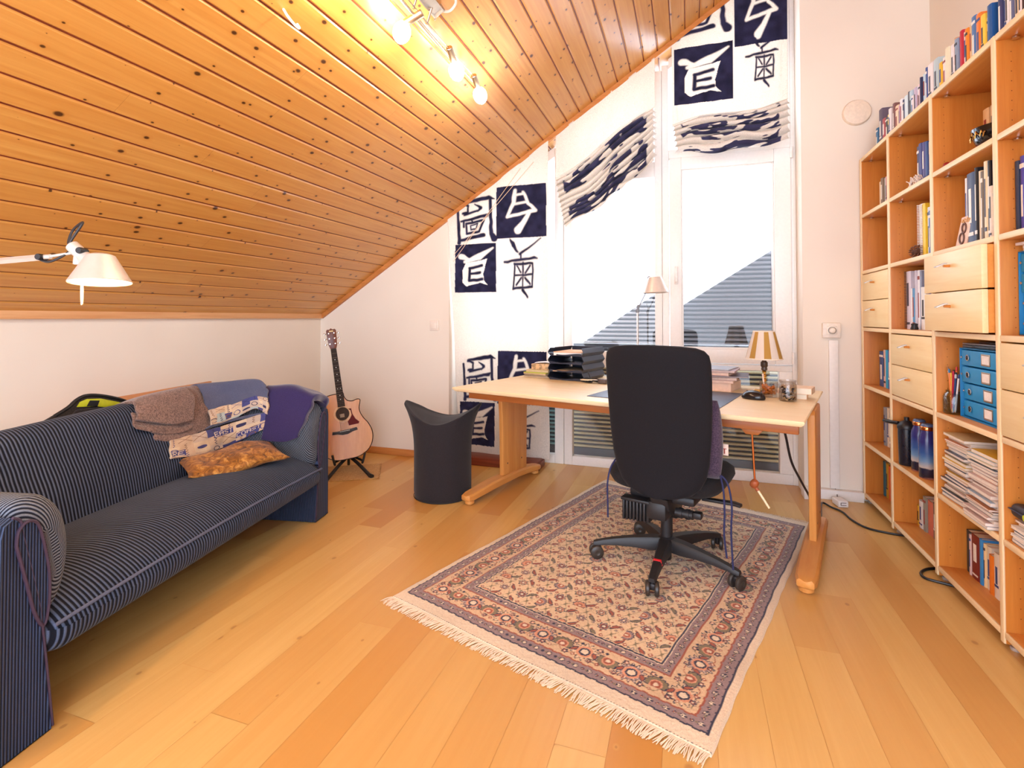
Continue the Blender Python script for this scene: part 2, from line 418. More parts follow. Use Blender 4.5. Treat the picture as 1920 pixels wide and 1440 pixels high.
for z in (.9, 2.38):
    bm = nb(); rod(bm, (.705, YG - .022, z - .03), (.705, YG - .022, z + .05), .009); obj('hinge', bm, M_WHITE, w3)
# ---------------------------------------------------------------- slatted blinds just outside the glass
def slat_blind(name, x0, x1, z0, z1, y, m, label, sun_line=None, group=None):
    bm = nb(); pt = .0345; z = z0 + .086
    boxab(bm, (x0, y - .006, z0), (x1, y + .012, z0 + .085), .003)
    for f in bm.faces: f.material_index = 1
    while z + pt <= z1 + 1e-6:
        a = x0
        if sun_line: a = max(x0, sun_line[0] + (z + pt - sun_line[1]) / sun_line[2])  # slanted cut builds the edge between sun and shadow into the slats
        if a < x1 - .01:
            prof = [(y + .006, z), (y - .006, z + pt * .08), (y - .009, z + pt * .3), (y - .006, z + pt * .52), (y + .006, z + pt * .6), (y + .020, z + pt * .6), (y + .020, z)]
            xd = (lambda q: x0) if not sun_line else (lambda q: min(x1 - .002, max(x0, sun_line[0] + (q - sun_line[1]) / sun_line[2])))
            loft(bm, [[(xd(q), p, q) for p, q in prof], [(x1, p, q) for p, q in prof]])
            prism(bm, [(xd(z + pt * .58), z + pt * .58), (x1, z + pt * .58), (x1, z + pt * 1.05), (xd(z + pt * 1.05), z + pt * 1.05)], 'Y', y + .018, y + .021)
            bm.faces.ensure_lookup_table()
            for f in bm.faces[-6:]: f.material_index = 1  # dark slot paints the shade in the gaps; the bottom rail shares it
        z += pt
    o = obj(name, bm, [m, M_RAIL_GAP_SHADE], smooth=False); tag(o, label, 'blind', group); return o
M_RAIL_GAP_SHADE = plain((52, 54, 60), .6); M_SL1 = plain((168, 156, 122), .55, 0, .3, .03); M_SL2 = plain((124, 124, 130), .5, 0, .3, .03); M_SL3 = plain((170, 172, 176), .5, 0, .3, .02); M_SL4 = plain((104, 138, 138), .5, 0, .3, .03)
yb = YG + .15
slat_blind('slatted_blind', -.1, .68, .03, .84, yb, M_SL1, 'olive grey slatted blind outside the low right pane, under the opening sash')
slat_blind('slatted_blind', -.1, .66, .90, 1.9, yb, M_SL2, 'grey slatted blind cut along a sun and shade line outside the opening sash', (-.06, 1.29, .64))
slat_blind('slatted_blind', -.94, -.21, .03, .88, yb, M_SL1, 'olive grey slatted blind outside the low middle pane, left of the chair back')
slat_blind('slatted_blind', -.94, -.21, .90, 1.5, yb, M_SL3, 'pale slatted blind cut along a sun and shade line behind the aluminium desk lamp', (-.79, 1.03, .68))
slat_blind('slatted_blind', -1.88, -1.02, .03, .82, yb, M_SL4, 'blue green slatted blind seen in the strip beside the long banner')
# ---------------------------------------------------------------- small wall fittings
t_ = thing('wall_switch', 'white light switch on the back wall between guitar and long banner', 'switch', (-2.056, YW, 1.134))
bm = nb(); box(bm, (.086, .012, .086), (0, -.006, 0), None, .004); obj('plate', bm, plain((238, 222, 208), .4), t_)
bm = nb(); box(bm, (.056, .008, .056), (0, -.013, 0), None, .003); obj('rocker', bm, plain((240, 226, 212), .4), t_)
t_ = thing('wall_socket', 'white power socket on top of the vertical cable duct on the back wall', 'socket', (.9, YW, 1.115))
bm = nb(); box(bm, (.105, .032, .1), (0, -.016, 0), None, .005); obj('plate', bm, plain((238, 224, 210), .4), t_)
bm = nb(); box(bm, (.06, .01, .06), (0, -.034, 0), None, .004); obj('insert', bm, plain((240, 228, 214), .4), t_)
bm = nb(); lathe(bm, [(.021, 0), (.024, .004), (.024, .012), (.0205, .012), (.0205, .002)], (0, -.037, 0), 28, (PI / 2, 0, 0), False); obj('ring', bm, plain((150, 140, 130), .4), t_)
bm = nb(); lathe(bm, [(.0195, 0), (.0195, .012), (.015, .017), (0, .018)], (0, -.036, 0), 28, (PI / 2, 0, 0)); obj('cover', bm, plain((236, 222, 206), .4), t_)
bm = nb(); lathe(bm, [(.083, 0), (.084, .016), (.078, .026), (.06, .031), (0, .033)], (0, 0, 0), 48, (PI / 2, 0, 0)); o = obj('vent_cover', bm, plain((236, 218, 198), .5)); o.location = (1.063, YW, 2.56)
tag(o, 'round cream disc cover high on the back wall left of the bookcase', 'vent')
# ================================================================ bookcase along the right wall
M_SH = wood('beech', (222, 150, 70), (198, 120, 46), 'X', .42); M_SHY = wood('beech_shelf', (224, 154, 76), (202, 126, 52), 'Y', .42)
M_UP = wood('beech_upright', (216, 140, 60), (190, 110, 38), 'Z', .42); M_EDGE = wood('beech_edge', (250, 226, 184), (240, 206, 156), 'Z', .45)
M_EDGEY = wood('beech_edge_long', (250, 226, 184), (240, 206, 156), 'Y', .45)
M_DRW = wood('pale_maple_front', (246, 222, 172), (236, 202, 142), 'Y', .4)
M_ALU = plain((196, 192, 190), .35, .35, .5, .02); M_STEEL = metal('polished_steel', (222, 222, 224), .15)
M_BLACK = plain((26, 26, 30), .4); M_RUB = plain((20, 20, 22), .7)
UY = [3.955, 3.464, 2.917, 2.388, 1.86]; UT = .027; XF, XK = 1.075, 1.445
SZ = [.055, .388, .757, 1.125, 1.493, 1.86, 2.23]
bc = thing('bookcase', 'tall beech bookcase of open bays and pale drawers along the right wall', 'bookcase', (0, 0, 0))
def edged(bm, size, loc, front):           # body with a paler front edge
    box(bm, size, loc, None, .003)
for y in UY:
    bm = nb(); boxab(bm, (XF + .002, y - UT, .022), (XK, y, 2.242), .003)
    up = obj('upright', bm, M_UP, bc)
    bm = nb(); boxab(bm, (XF - .004, y - UT + .001, .022), (XF + .004, y - .001, 2.241), .003); obj('front_edge', bm, M_EDGE, up)
    bm = nb()
    for xx in (XF + .045, XK - .07):
        for k in range(58):
            z = .12 + k * .036
            for sg in (-UT - .0004, .0004):
                box(bm, (.003, .0006, .003), (xx, y + sg, z))
    if y < 3.9: tag(obj('peg_holes', bm, plain((120, 66, 28), .8), up, smooth=False), kind='stuff')
    bm = nb(); lathe(bm, [(.014, 0), (.016, .004), (.016, .012), (.007, .014), (.007, .03)], (XF + .035, y - .014, 0)); lathe(bm, [(.014, 0), (.016, .004), (.016, .012), (.007, .014), (.007, .03)], (XK - .05, y - .014, 0))
    obj('levelling_foot', bm, M_ALU, bc)
bm = nb(); boxab(bm, (XK, UY[-1] - UT, .03), (XK + .008, UY[0], 2.235)); obj('back_panel', bm, M_UP, bc)
for c in range(4):
    ya, yb_ = UY[c] - UT, UY[c + 1]
    for z in SZ:
        bm = nb(); boxab(bm, (XF + .006, yb_ + .0006, z - .012), (XK, ya - .0006, z + .012), .002); s = obj('shelf', bm, M_SHY, bc)
        bm = nb(); boxab(bm, (XF - .003, yb_ + .001, z - .0115), (XF + .007, ya - .001, z + .0115), .004); obj('front_edge', bm, M_EDGEY, s)
        if z in (SZ[6], SZ[5]):
            bm = nb(); lathe(bm, [(.012, 0), (.012, .006), (.004, .008)], (XF + .05, ya - .02, z - .02), 12); obj('shelf_support', bm, M_STEEL, s)
def drawer(c, z0, z1, out=0, wide=0):
    ya, yb_ = UY[c] - UT + wide, UY[c + 1]
    bm = nb(); x = XF - .004 - out
    boxab(bm, (x, yb_ + .003, z0 + .002), (x + .02, ya - .003, z1 - .002), .0025)
    d = obj('drawer', bm, M_DRW, bc)
    bm = nb(); boxab(bm, (x + .02, yb_ + .0035, z0 + .004), (XK - .03, ya - .0035 - wide, z1 - .004)); obj('drawer_box', bm, M_SHY, d, smooth=False)
    yc = (ya + yb_) / 2; zc_ = z0 + (z1 - z0) * .66
    bm = nb(); rod(bm, (x, yc, zc_ - .004), (x - .022, yc, zc_ - .004), .006, .005); obj('handle_peg', bm, M_UP, d)
    bm = nb(); prism(bm, [(x - .018, zc_ + .004), (x - .05, zc_ - .010), (x - .051, zc_ - .006), (x - .020, zc_ + .009), (x - .012, zc_ + .009), (x - .012, zc_ + .004)], 'Y', yc - .012, yc + .012, .001); obj('handle', bm, M_ALU, d)
def pair(c, zlo, zhi, **k):
    m = (zlo + zhi) / 2; drawer(c, zlo, m, **k); drawer(c, m, zhi, **k)
pair(0, 1.14, 1.478); pair(1, .772, 1.11); pair(2, 1.14, 1.478, out=.036); pair(3, .772, 1.11)
# ---------------------------------------------------------------- books
ROWS = {
    'T1': (1.12, 2.242, [(3.803,3.76,0.141,(58,110,150),'steel blue'),(3.76,3.699,0.24,(96,84,104),'tall plum grey'),(3.698,3.649,0.162,(172,72,78),'red'),(3.648,3.6,0.153,(62,70,60),'green and black'),(3.6,3.574,0.155,(238,214,120),'pale yellow'),(3.574,3.536,0.178,(238,228,226),'white')]),
    'T2': (1.12, 2.242, [(3.519,3.487,0.188,(122,80,76),'brown'),(3.486,3.439,0.158,(240,212,180),'cream'),(3.439,3.419,0.148,(190,158,186),'lilac'),(3.419,3.381,0.17,(240,236,240),'white'),(3.381,3.355,0.155,(52,58,92),'navy'),(3.355,3.311,0.162,(212,228,234),'pale blue'),(3.311,3.289,0.171,(44,40,60),'black'),(3.289,3.248,0.162,(184,206,222),'bluish white'),(3.247,3.223,0.123,(242,232,232),'white'),(3.223,3.19,0.153,(196,182,206),'lilac grey'),(3.189,3.164,0.149,(236,234,240),'white'),(3.163,3.141,0.149,(240,210,214),'pale pink'),(3.141,3.122,0.175,(44,50,86),'dark navy'),(3.121,3.091,0.18,(196,220,236),'light blue'),(3.09,3.069,0.2,(70,92,150),'blue'),(3.069,3.013,0.2,(236,226,226),'wide white')]),
    'T3': (1.12, 2.242, [(2.998,2.947,0.192,(182,200,206),'wide grey blue'),(2.947,2.912,0.154,(232,184,40),'mustard yellow'),(2.911,2.875,0.162,(240,232,228),'white'),(2.874,2.836,0.187,(236,226,196),'ivory'),(2.835,2.798,0.181,(238,232,236),'white'),(2.798,2.779,0.199,(206,160,128),'tan'),(2.778,2.75,0.182,(140,158,182),'slate blue'),(2.749,2.717,0.201,(190,40,62),'crimson'),(2.717,2.69,0.181,(240,226,220),'white'),(2.69,2.663,0.181,(232,140,50),'orange'),(2.663,2.641,0.184,(226,196,150),'sand'),(2.641,2.603,0.203,(84,122,176),'blue'),(2.603,2.565,0.192,(238,130,50),'bright orange'),(2.564,2.531,0.168,(246,206,80),'yellow'),(2.53,2.515,0.144,(238,234,234),'white'),(2.515,2.481,0.18,(40,90,150),'teal blue')]),
    'T4': (1.12, 2.242, [(2.448,2.42,0.222,(58,66,110),'navy'),(2.419,2.395,0.206,(216,204,186),'stone'),(2.395,2.378,0.194,(232,224,220),'white'),(2.378,2.352,0.19,(94,104,140),'grey blue'),(2.351,2.316,0.18,(240,212,176),'wide cream'),(2.316,2.297,0.173,(238,226,228),'white'),(2.297,2.282,0.163,(64,44,46),'black'),(2.281,2.261,0.161,(110,170,150),'green')]),
    'A1': (1.13, 1.872, [(3.807,3.76,0.175,(236,214,184),'cream'),(3.76,3.713,0.186,(132,112,92),'brown'),(3.713,3.686,0.177,(190,186,180),'grey'),(3.686,3.655,0.179,(206,150,140),'rose'),(3.655,3.616,0.175,(222,180,166),'pale rose')]),
    'B1': (1.14, 1.505, [(3.678,3.644,0.145,(206,196,190),'grey')]),
    'D1': (1.14, 0.769, [(3.875,3.792,0.219,(50,82,140),'navy blue'),(3.792,3.753,0.232,(224,178,158),'beige'),(3.753,3.714,0.233,(40,160,200),'cyan'),(3.714,3.646,0.231,(62,74,156),'royal blue')]),
    'E1': (1.16, 0.400, [(3.86,3.815,0.237,(150,150,158),'grey'),(3.815,3.774,0.241,(226,206,180),'cream'),(3.774,3.734,0.238,(130,92,90),'brown'),(3.734,3.699,0.231,(92,150,206),'light blue')]),
    'F1': (1.17, 0.067, [(3.962,3.887,0.216,(40,106,130),'teal'),(3.888,3.838,0.215,(206,158,40),'ochre'),(3.839,3.779,0.21,(234,106,46),'orange'),(3.78,3.734,0.211,(70,74,86),'charcoal')]),
    'A2': (1.14, 1.872, [(3.271,3.232,0.227,(58,66,98),'dark navy'),(3.232,3.193,0.231,(66,70,130),'navy'),(3.193,3.159,0.225,(76,72,136),'indigo'),(3.158,3.128,0.219,(54,80,140),'dark blue'),(3.127,3.105,0.209,(232,212,190),'cream'),(3.105,3.067,0.26,(96,106,150),'tall blue')]),
    'B2': (1.14, 1.505, [(3.244,3.19,0.283,(226,222,220),'spiral bound white'),(3.19,3.153,0.277,(242,204,50),'spiral bound yellow'),(3.153,3.121,0.251,(222,224,228),'white'),(3.121,3.091,0.228,(86,120,170),'blue')]),
    'C2': (1.14, 1.137, [(3.416,3.351,0.316,(214,206,218),'comb bound lilac'),(3.351,3.33,0.22,(236,232,232),'slim white'),(3.33,3.295,0.22,(86,146,190),'sky blue'),(3.295,3.275,0.313,(206,200,214),'tall pale'),(3.275,3.245,0.312,(238,236,240),'tall white'),(3.245,3.222,0.306,(140,150,176),'tall slate'),(3.222,3.158,0.22,(240,236,232),'white and lime'),(3.158,3.121,0.25,(112,112,180),'violet'),(3.121,3.086,0.247,(170,186,216),'pale blue')]),
    'F2': (1.18, 0.067, [(3.528,3.483,0.152,(166,96,86),'brick'),(3.483,3.432,0.161,(176,112,100),'dusty pink'),(3.433,3.398,0.107,(236,192,60),'yellow'),(3.398,3.347,0.145,(226,220,212),'white'),(3.347,3.304,0.181,(150,144,128),'olive grey'),(3.305,3.241,0.176,(206,110,84),'salmon'),(3.242,3.192,0.181,(120,92,70),'brown')]),
    'A3': (1.22, 1.872, [(2.797,2.748,0.232,(222,180,132),'tan'),(2.738,2.69,0.23,(226,190,148),'sand')]),
    'B3': (1.12, 1.505, [(2.717,2.695,0.289,(234,232,234),'white'),(2.695,2.63,0.3,(34,44,84),'dark blue'),(2.63,2.609,0.311,(30,32,40),'black and white'),(2.609,2.586,0.291,(234,212,172),'cream'),(2.586,2.566,0.284,(120,112,104),'grey'),(2.566,2.541,0.318,(240,224,190),'tall cream'),(2.541,2.522,0.314,(28,30,42),'tall black'),(2.522,2.499,0.209,(236,226,214),'short white'),(2.499,2.481,0.197,(230,208,178),'short cream')]),
    'F3': (1.17, 0.067, [(2.863,2.821,0.182,(52,58,62),'dark'),(2.822,2.803,0.176,(216,190,186),'pale pink'),(2.803,2.733,0.189,(120,40,36),'wide dark red'),(2.734,2.711,0.192,(60,140,206),'blue'),(2.711,2.693,0.182,(236,206,156),'cream'),(2.693,2.66,0.18,(228,216,196),'white'),(2.66,2.628,0.158,(232,126,40),'orange'),(2.628,2.58,0.182,(234,220,204),'white paperback')]),
    'B4': (1.12, 1.505, [(2.388,2.357,0.261,(60,62,120),'navy'),(2.357,2.335,0.259,(50,60,84),'dark'),(2.335,2.303,0.27,(78,78,170),'violet blue')]),
}
ORD = ['first', 'second', 'third', 'fourth', 'fifth', 'sixth', 'seventh', 'eighth', 'ninth', 'tenth', 'eleventh', 'twelfth', 'thirteenth', 'fourteenth', 'fifteenth', 'sixteenth', 'seventeenth', 'eighteenth', 'nineteenth', 'twentieth', 'twenty-first', 'twenty-second', 'twenty-third', 'twenty-fourth', 'twenty-fifth']
PLACE = {'T1': 'on top of the bay nearest the window', 'T2': 'on top of the second bay', 'T3': 'on top of the third bay', 'T4': 'on top of the bay at the picture edge',
         'A1': 'on the highest shelf of the window bay', 'B1': 'above the drawers of the window bay', 'D1': 'under the drawers of the window bay', 'E1': 'on the second lowest shelf of the window bay', 'F1': 'on the bottom shelf of the window bay',
         'A2': 'on the highest shelf of the second bay', 'B2': 'on the pine cone shelf of the second bay', 'C2': 'on the shelf over the second bay drawers', 'F2': 'on the bottom shelf of the second bay',
         'A3': 'behind the black bowl on the third bay', 'B3': 'beside the number plaque of the third bay', 'F3': 'on the bottom shelf of the third bay', 'B4': 'over the blue boxes of the edge bay'}
M_PAGE = plain((238, 226, 206), .85, 0, .2, .03)
def book(name, y0, y1, h, col, loc_x, z, label, group, depth=None, lean=0, marks=None, comb=None):
    th = abs(y0 - y1) - .0008; yc = (y0 + y1) / 2
    d = depth or min(.24, max(.125, h * .7)); b = min(.0022, th * .2)
    r = thing(name, label, 'book', (loc_x, yc, z + .0003), (lean, 0, 0), group)
    m = plain(col, .45, 0, .4, .04); bm = nb()
    t2 = th / 2; k = min(.004, t2 * .6)
    prism(bm, [(d, t2), (k, t2), (.0008, t2 * .55), (0, 0), (.0008, -t2 * .55), (k, -t2), (d, -t2), (d, -t2 + b), (k + .001, -t2 + b), (k + .001, t2 - b), (d, t2 - b)], 'Z', 0, h)
    obj('cover', bm, m, r, angle=50)
    bm = nb(); boxab(bm, (k + .0012, -t2 + b + .0003, .002), (d - .003, t2 - b - .0003, h - .0025)); obj('pages', bm, M_PAGE, r, smooth=False)
    if marks and th > .01:
        for (za, zb, wf) in marks[1]:
            bm = nb(); boxab(bm, (-.0006, -t2 * wf, h * za), (k * .5, t2 * wf, h * zb)); obj('spine_print', bm, plain(marks[0], .5), r, smooth=False)
    if comb:
        bm = nb(); n = int(h / .0085)
        for i in range(n):
            lathe(bm, [(.006, 0), (.0062, .0018), (.006, .0036)], (-.003, t2 * .7, .006 + i * .0085), 10)
        obj('binding_comb', bm, comb, r)
    return r
def lum(c): return .3 * c[0] + .59 * c[1] + .11 * c[2]
for key, (X, zb, L) in ROWS.items():
    bay = int(key[1]) - 1; hi, lo = UY[bay] - UT - .002, UY[bay + 1] + .002
    for i, (y0, y1, h, col, w) in enumerate(L):
        if key == 'F3': y0 += .02; y1 += .02
        if key[0] != 'T': y0 = min(y0, hi); y1 = max(y1, lo)
        if y0 - y1 < .006: continue
        R_ = random.Random(i * 31 + ord(key[0]) * 7 + bay)
        dark = lum(col) < 130; mk = (238, 232, 222) if dark else R_.choice([(60, 56, 70), (150, 60, 50), (52, 74, 130), (40, 40, 44)])
        style = R_.choice([[(.25, .3, .55), (.32, .7, .28)], [(.12, .17, .7), (.3, .78, .3)], [(.4, .8, .35), (.08, .12, .6)], [(.2, .62, .3), (.84, .9, .7)]])
        comb = M_BLACK if 'comb' in w else (M_WHITE if 'spiral' in w else None)
        nm = 'book' if 'spiral' not in w and 'comb' not in w else 'ring_bound_book'
        lab = ('%s book, %s from the window %s' if len(w.split()) < 3 or key[0] == 'T' else '%s book, %s %s') % (w, ORD[i], PLACE[key])
        dep = None
        if X + .24 > XK: dep = XK - X - .02
        if key == 'C2' and i > 5: dep = .135
        if key == 'A3': dep = .13
        book(nm, y0, y1, h, col, X + R_.uniform(-.004, .006), zb, lab, 'books ' + PLACE[key], dep, 0, (mk, style) if R_.random() < .75 else None, comb)
M_INK = plain((36, 34, 44), .6)
def front_cover(name, y, z, w, h, col, label, group, x, th=.012, face='spine'):
    """a book standing with its front cover turned towards the room"""
    r = thing(name, label, 'book', (x, y, z + .0003), (0, 0, 0), group)
    bm = nb(); boxab(bm, (0, -w / 2, 0), (.002, w / 2, h), .0005); boxab(bm, (th - .002, -w / 2, 0), (th, w / 2, h), .0005); boxab(bm, (0, w / 2 - .002, 0), (th, w / 2, h), .0005); obj('cover', bm, plain(col, .35, 0, .5), r)
    bm = nb(); boxab(bm, (.0022, -w / 2 + .003, .002), (th - .0022, w / 2 - .0025, h - .002)); obj('pages', bm, M_PAGE, r, smooth=False)
    return r
r = front_cover('book', 3.16, 1.137, .17, .312, (150, 160, 186), 'tall slate blue book face out behind the white books over the second bay drawers', 'books ' + PLACE['C2'], 1.30)
text('lettering', 'Das', .06, M_INK, r, (-.0004, .035, .262), (PI / 2, 0, -PI / 2))
bm = nb(); sheet(bm, lambda u, v: (-.0006, .075 - u * .1, .20 + v * .06 * (1 - abs(u - .5))), 4, 2); obj('cover_picture', bm, plain((92, 78, 84), .4), r)
# number plaque leaning on the books
t_ = thing('number_plaque', 'tilted pale pink plaque with a big brown figure eight on the third bay', 'plaque', (1.115, 2.742, 1.507), (math.radians(0), math.radians(2), 0))
bm = nb(); tl = .42
prism(bm, [(.05 * 0 + .048, 0), (-.048, 0), (-.048 - .125 * tl, .125), (.048 - .125 * tl, .125)], 'X', 0, .012, .002); obj('plate', bm, plain((232, 196, 172), .5), t_)
bm = nb(); R8 = []
for (cz, rz, ry) in ((.034, .022, .019), (.076, .019, .016)):
    pts = [(-.0008, ry * math.cos(a) - cz * tl, cz + rz * math.sin(a)) for a in [2 * PI * i / 28 for i in range(29)]]
    tube(bm, pts, .0044, 8, raw=True)
obj('figure_eight', bm, plain((96, 62, 52), .5), t_)
bm = nb()
for i in range(9): lathe(bm, [(.0052, 0), (.0052, .002)], (-.0015, .032 - i * .008 - .108 * tl, .106 + .006 * math.sin(i * 2.4)), 10, (0, -PI / 2, 0))
obj('floral_border', bm, plain((214, 150, 60), .5), t_)
# black lacquer bowl
t_ = thing('bowl', 'shiny black bowl on the highest shelf of the third bay', 'bowl', (1.19, 2.56, 1.8725))
bm = nb(); lathe(bm, [(.045, 0), (.06, .004), (.088, .03), (.1, .062), (.103, .085), (.1, .085), (.095, .06), (.083, .033), (.055, .01), (.0, .008)], seg=40); obj('body', bm, plain((22, 20, 24), .12, 0, .7), t_)
bm = nb()
for i in range(10):
    a = PI + (i - 5) * .12; tube(bm, [(.1015 * math.cos(a), .1015 * math.sin(a), .05 + .012 * math.sin(i * 2)), (.1025 * math.cos(a + .06), .1025 * math.sin(a + .06), .062 + .012 * math.cos(i * 3)), (.103 * math.cos(a + .1), .103 * math.sin(a + .1), .056)], .0022, 6)
obj('gold_motif', bm, metal('gold_paint', (190, 140, 70), .35), t_)
# red toy
t_ = thing('red_figurine', 'small glossy red wooden figure lying on the highest shelf of the third bay', 'figurine', (1.115, 2.85, 1.8728))
bm = nb(); lathe(bm, [(0, -.018), (.012, -.013), (.0165, 0), (.012, .013), (0, .018)], (0, 0, .0165), 20); obj('head', bm, plain((150, 24, 34), .15, 0, .6), t_)
bm = nb(); lathe(bm, [(.008, 0), (.012, .012), (.014, .04), (.012, .062), (.004, .07)], (.004, -.012, .0145), 18, (PI / 2, 0, 0)); obj('body', bm, plain((176, 36, 44), .2, 0, .6), t_)
# wire tangle in front of the navy books
t_ = thing('wire_rack', 'tangle of white coated wires on the highest shelf of the second bay', 'wire rack', (1.1, 3.17, 1.8722))
for k in range(7):
    bm = nb(); R_ = random.Random(k); a = R_.uniform(-.08, 0); pts = [(R_.uniform(-.012, .02), .075 - j * .028 + R_.uniform(-.008, .008), .003 + .055 * abs(math.sin(j * 1.1 + k)) * (1 - .5 * (j % 2))) for j in range(6)]
    tube(bm, pts, .0022, 6); obj('wire', bm, plain((238, 222, 208), .35), t_)
# pine cone
t_ = thing('pine_cone', 'brown pine cone lying in front of the spiral bound books', 'pine cone', (1.128, 3.225, 1.513))
bm = nb(); lathe(bm, [(0, -.045), (.012, -.04), (.02, 0), (.014, .035), (0, .042)], (0, 0, .03), 16, (PI / 2, 0, 0)); obj('core', bm, plain((84, 52, 36), .8), t_)
for ring in range(7):
    f = ring / 6; y = -.04 + f * .08; rr = .014 + .017 * math.sin(PI * min(1, f * .8 + .15)); n = 9
    bm = nb()
    for k in range(n):
        a = 2 * PI * (k + ring * .5) / n
        box(bm, (.011, .012, .0035), (rr * math.cos(a), y, .03 + rr * math.sin(a)), (0, -a, 0), .0012, 1)
    obj('scale_ring', bm, plain((122, 78, 54), .75), t_)
# black and white trinket below
bm = nb(); lathe(bm, [(.016, 0), (.018, .006), (.013, .02), (.016, .03), (.006, .034)], seg=18); o = obj('desk_clip', bm, M_BLACK); o.location = (1.115, 3.235, 1.1372); tag(o, 'small black clip standing before the white books over the second bay drawers', 'clip')
# ---------------------------------------------------------------- bottles, jar of pens, blue drawer boxes
def bottle(y, x, lab, shift):
    t_ = thing('drinking_bottle', lab, 'bottle', (x, y, .4005), (0, 0, shift), 'printed drinking bottles')
    t = NT('bottle_print'); sp = t.new('ShaderNodeSeparateXYZ'); tc = t.new('ShaderNodeTexCoord'); t.lk(tc.outputs['Object'], sp.inputs[0])
    n = t.noise(t.coord((1, 1, 1)), 30, 3); z = t.math('ADD', sp.outputs[2], t.math('MULTIPLY', t.math('SUBTRACT', n, .5), .018))
    t.base(t.ramp(t.math('DIVIDE', z, .25), [(.0, lin((190, 120, 96))), (.04, lin((28, 30, 50))), (.2, lin((34, 36, 62))), (.22, lin((196, 186, 176))), (.34, lin((110, 150, 190))), (.5, lin((48, 92, 156))), (.72, lin((40, 46, 118))), (1, lin((52, 46, 108)))]), .22, 0, .6)
    bm = nb(); lathe(bm, [(.0, 0), (.034, 0), (.0365, .004), (.037, .185), (.035, .205), (.028, .226), (.026, .235), (.026, .24)], seg=36); obj('body', bm, t.m, t_)
    bm = nb(); lathe(bm, [(.029, .238), (.03, .241), (.03, .254), (.028, .257)], seg=32); obj('copper_band', bm, metal('copper', (226, 150, 92), .2), t_)
    bm = nb(); lathe(bm, [(.027, .257), (.027, .262), (.022, .27), (.0, .271)], seg=32); obj('cap', bm, plain((84, 104, 140), .25, 0, .6), t_)
bottle(3.255, 1.137, 'blue printed bottle with copper band standing beside the black thermos', .0)
bottle(3.125, 1.125, 'blue printed bottle with copper band nearest the second bay upright', 1.2)
t_ = thing('thermos', 'black insulated mug with handle on the shelf left of the blue bottles', 'thermos', (1.12, 3.37, .4005))
bm = nb(); lathe(bm, [(0, 0), (.035, 0), (.037, .005), (.041, .17), (.041, .2), (0, .2)], seg=32); obj('body', bm, plain((26, 28, 40), .25), t_)
bm = nb(); lathe(bm, [(.043, .195), (.044, .2), (.043, .215), (.03, .232), (.012, .24), (.012, .258), (0, .258)], seg=32); obj('lid', bm, M_BLACK, t_)
bm = nb(); tube(bm, [(-.035, .01, .222), (-.062, .05, .22), (-.072, .10, .218)], [.010] * 9 + [.011] * 9, 10); obj('handle', bm, M_BLACK, t_)
def pen(t_, x, y, z0, tilt_y, tilt_x, L, col, tip, lab):
    p = thing('pencil', lab, 'pencil', (x, y, z0), (tilt_x, tilt_y, 0), 'pens and pencils in the glass jar')
    bm = nb(); lathe(bm, [(.0012, 0), (.0036, .012), (.0036, L)], seg=8); obj('shaft', bm, plain(col, .4), p)
    bm = nb(); lathe(bm, [(.0038, L), (.004, L + .003), (.0038, L + .016), (.002, L + .018)], seg=10); obj('end_cap', bm, plain(tip, .4), p)
jx, jy, jz = 1.125, 2.845, .7695
t_ = thing('glass_jar', 'clear glass jar of pens and pencils left of the blue drawer box', 'jar', (jx, jy, jz))
M_JAR = glass('jar_glass', (236, 240, 240), .25)
bm = nb(); lathe(bm, [(0, 0), (.036, 0), (.04, .005), (.04, .075), (.034, .09), (.028, .096), (.03, .104), (.028, .104), (.026, .096), (.032, .089), (.0375, .074), (.0375, .007), (0, .005)], seg=32); obj('body', bm, M_JAR, t_)
PC = [((236, 130, 50), (60, 120, 170), 'orange pencil with blue end leaning right'), ((240, 190, 70), (240, 190, 70), 'yellow pencil leaning right'), ((230, 110, 40), (190, 40, 40), 'orange pencil with red end'), ((30, 32, 44), (30, 32, 44), 'black felt pen'), ((40, 70, 130), (220, 220, 224), 'blue pen with white end'), ((190, 30, 60), (190, 30, 60), 'crimson pencil leaning hard right'), ((226, 190, 150), (150, 100, 70), 'natural wood brush leaning left'), ((230, 228, 226), (40, 60, 110), 'white ball pen'), ((210, 120, 70), (40, 40, 44), 'copper coloured pencil leaning left')]
for i, (c1, c2, lb) in enumerate(PC):
    R_ = random.Random(i + 3); pen(t_, jx + R_.uniform(-.012, .012), jy + .006 - i * .0015 + R_.uniform(-.006, .006), jz + .0065, R_.uniform(-.1, .04), (.02 + .055 * i if 'right' in lb else (-.07 if 'left' in lb else .05 + .03 * i)), .155 + R_.uniform(0, .035), c1, c2, lb + ' in the glass jar')
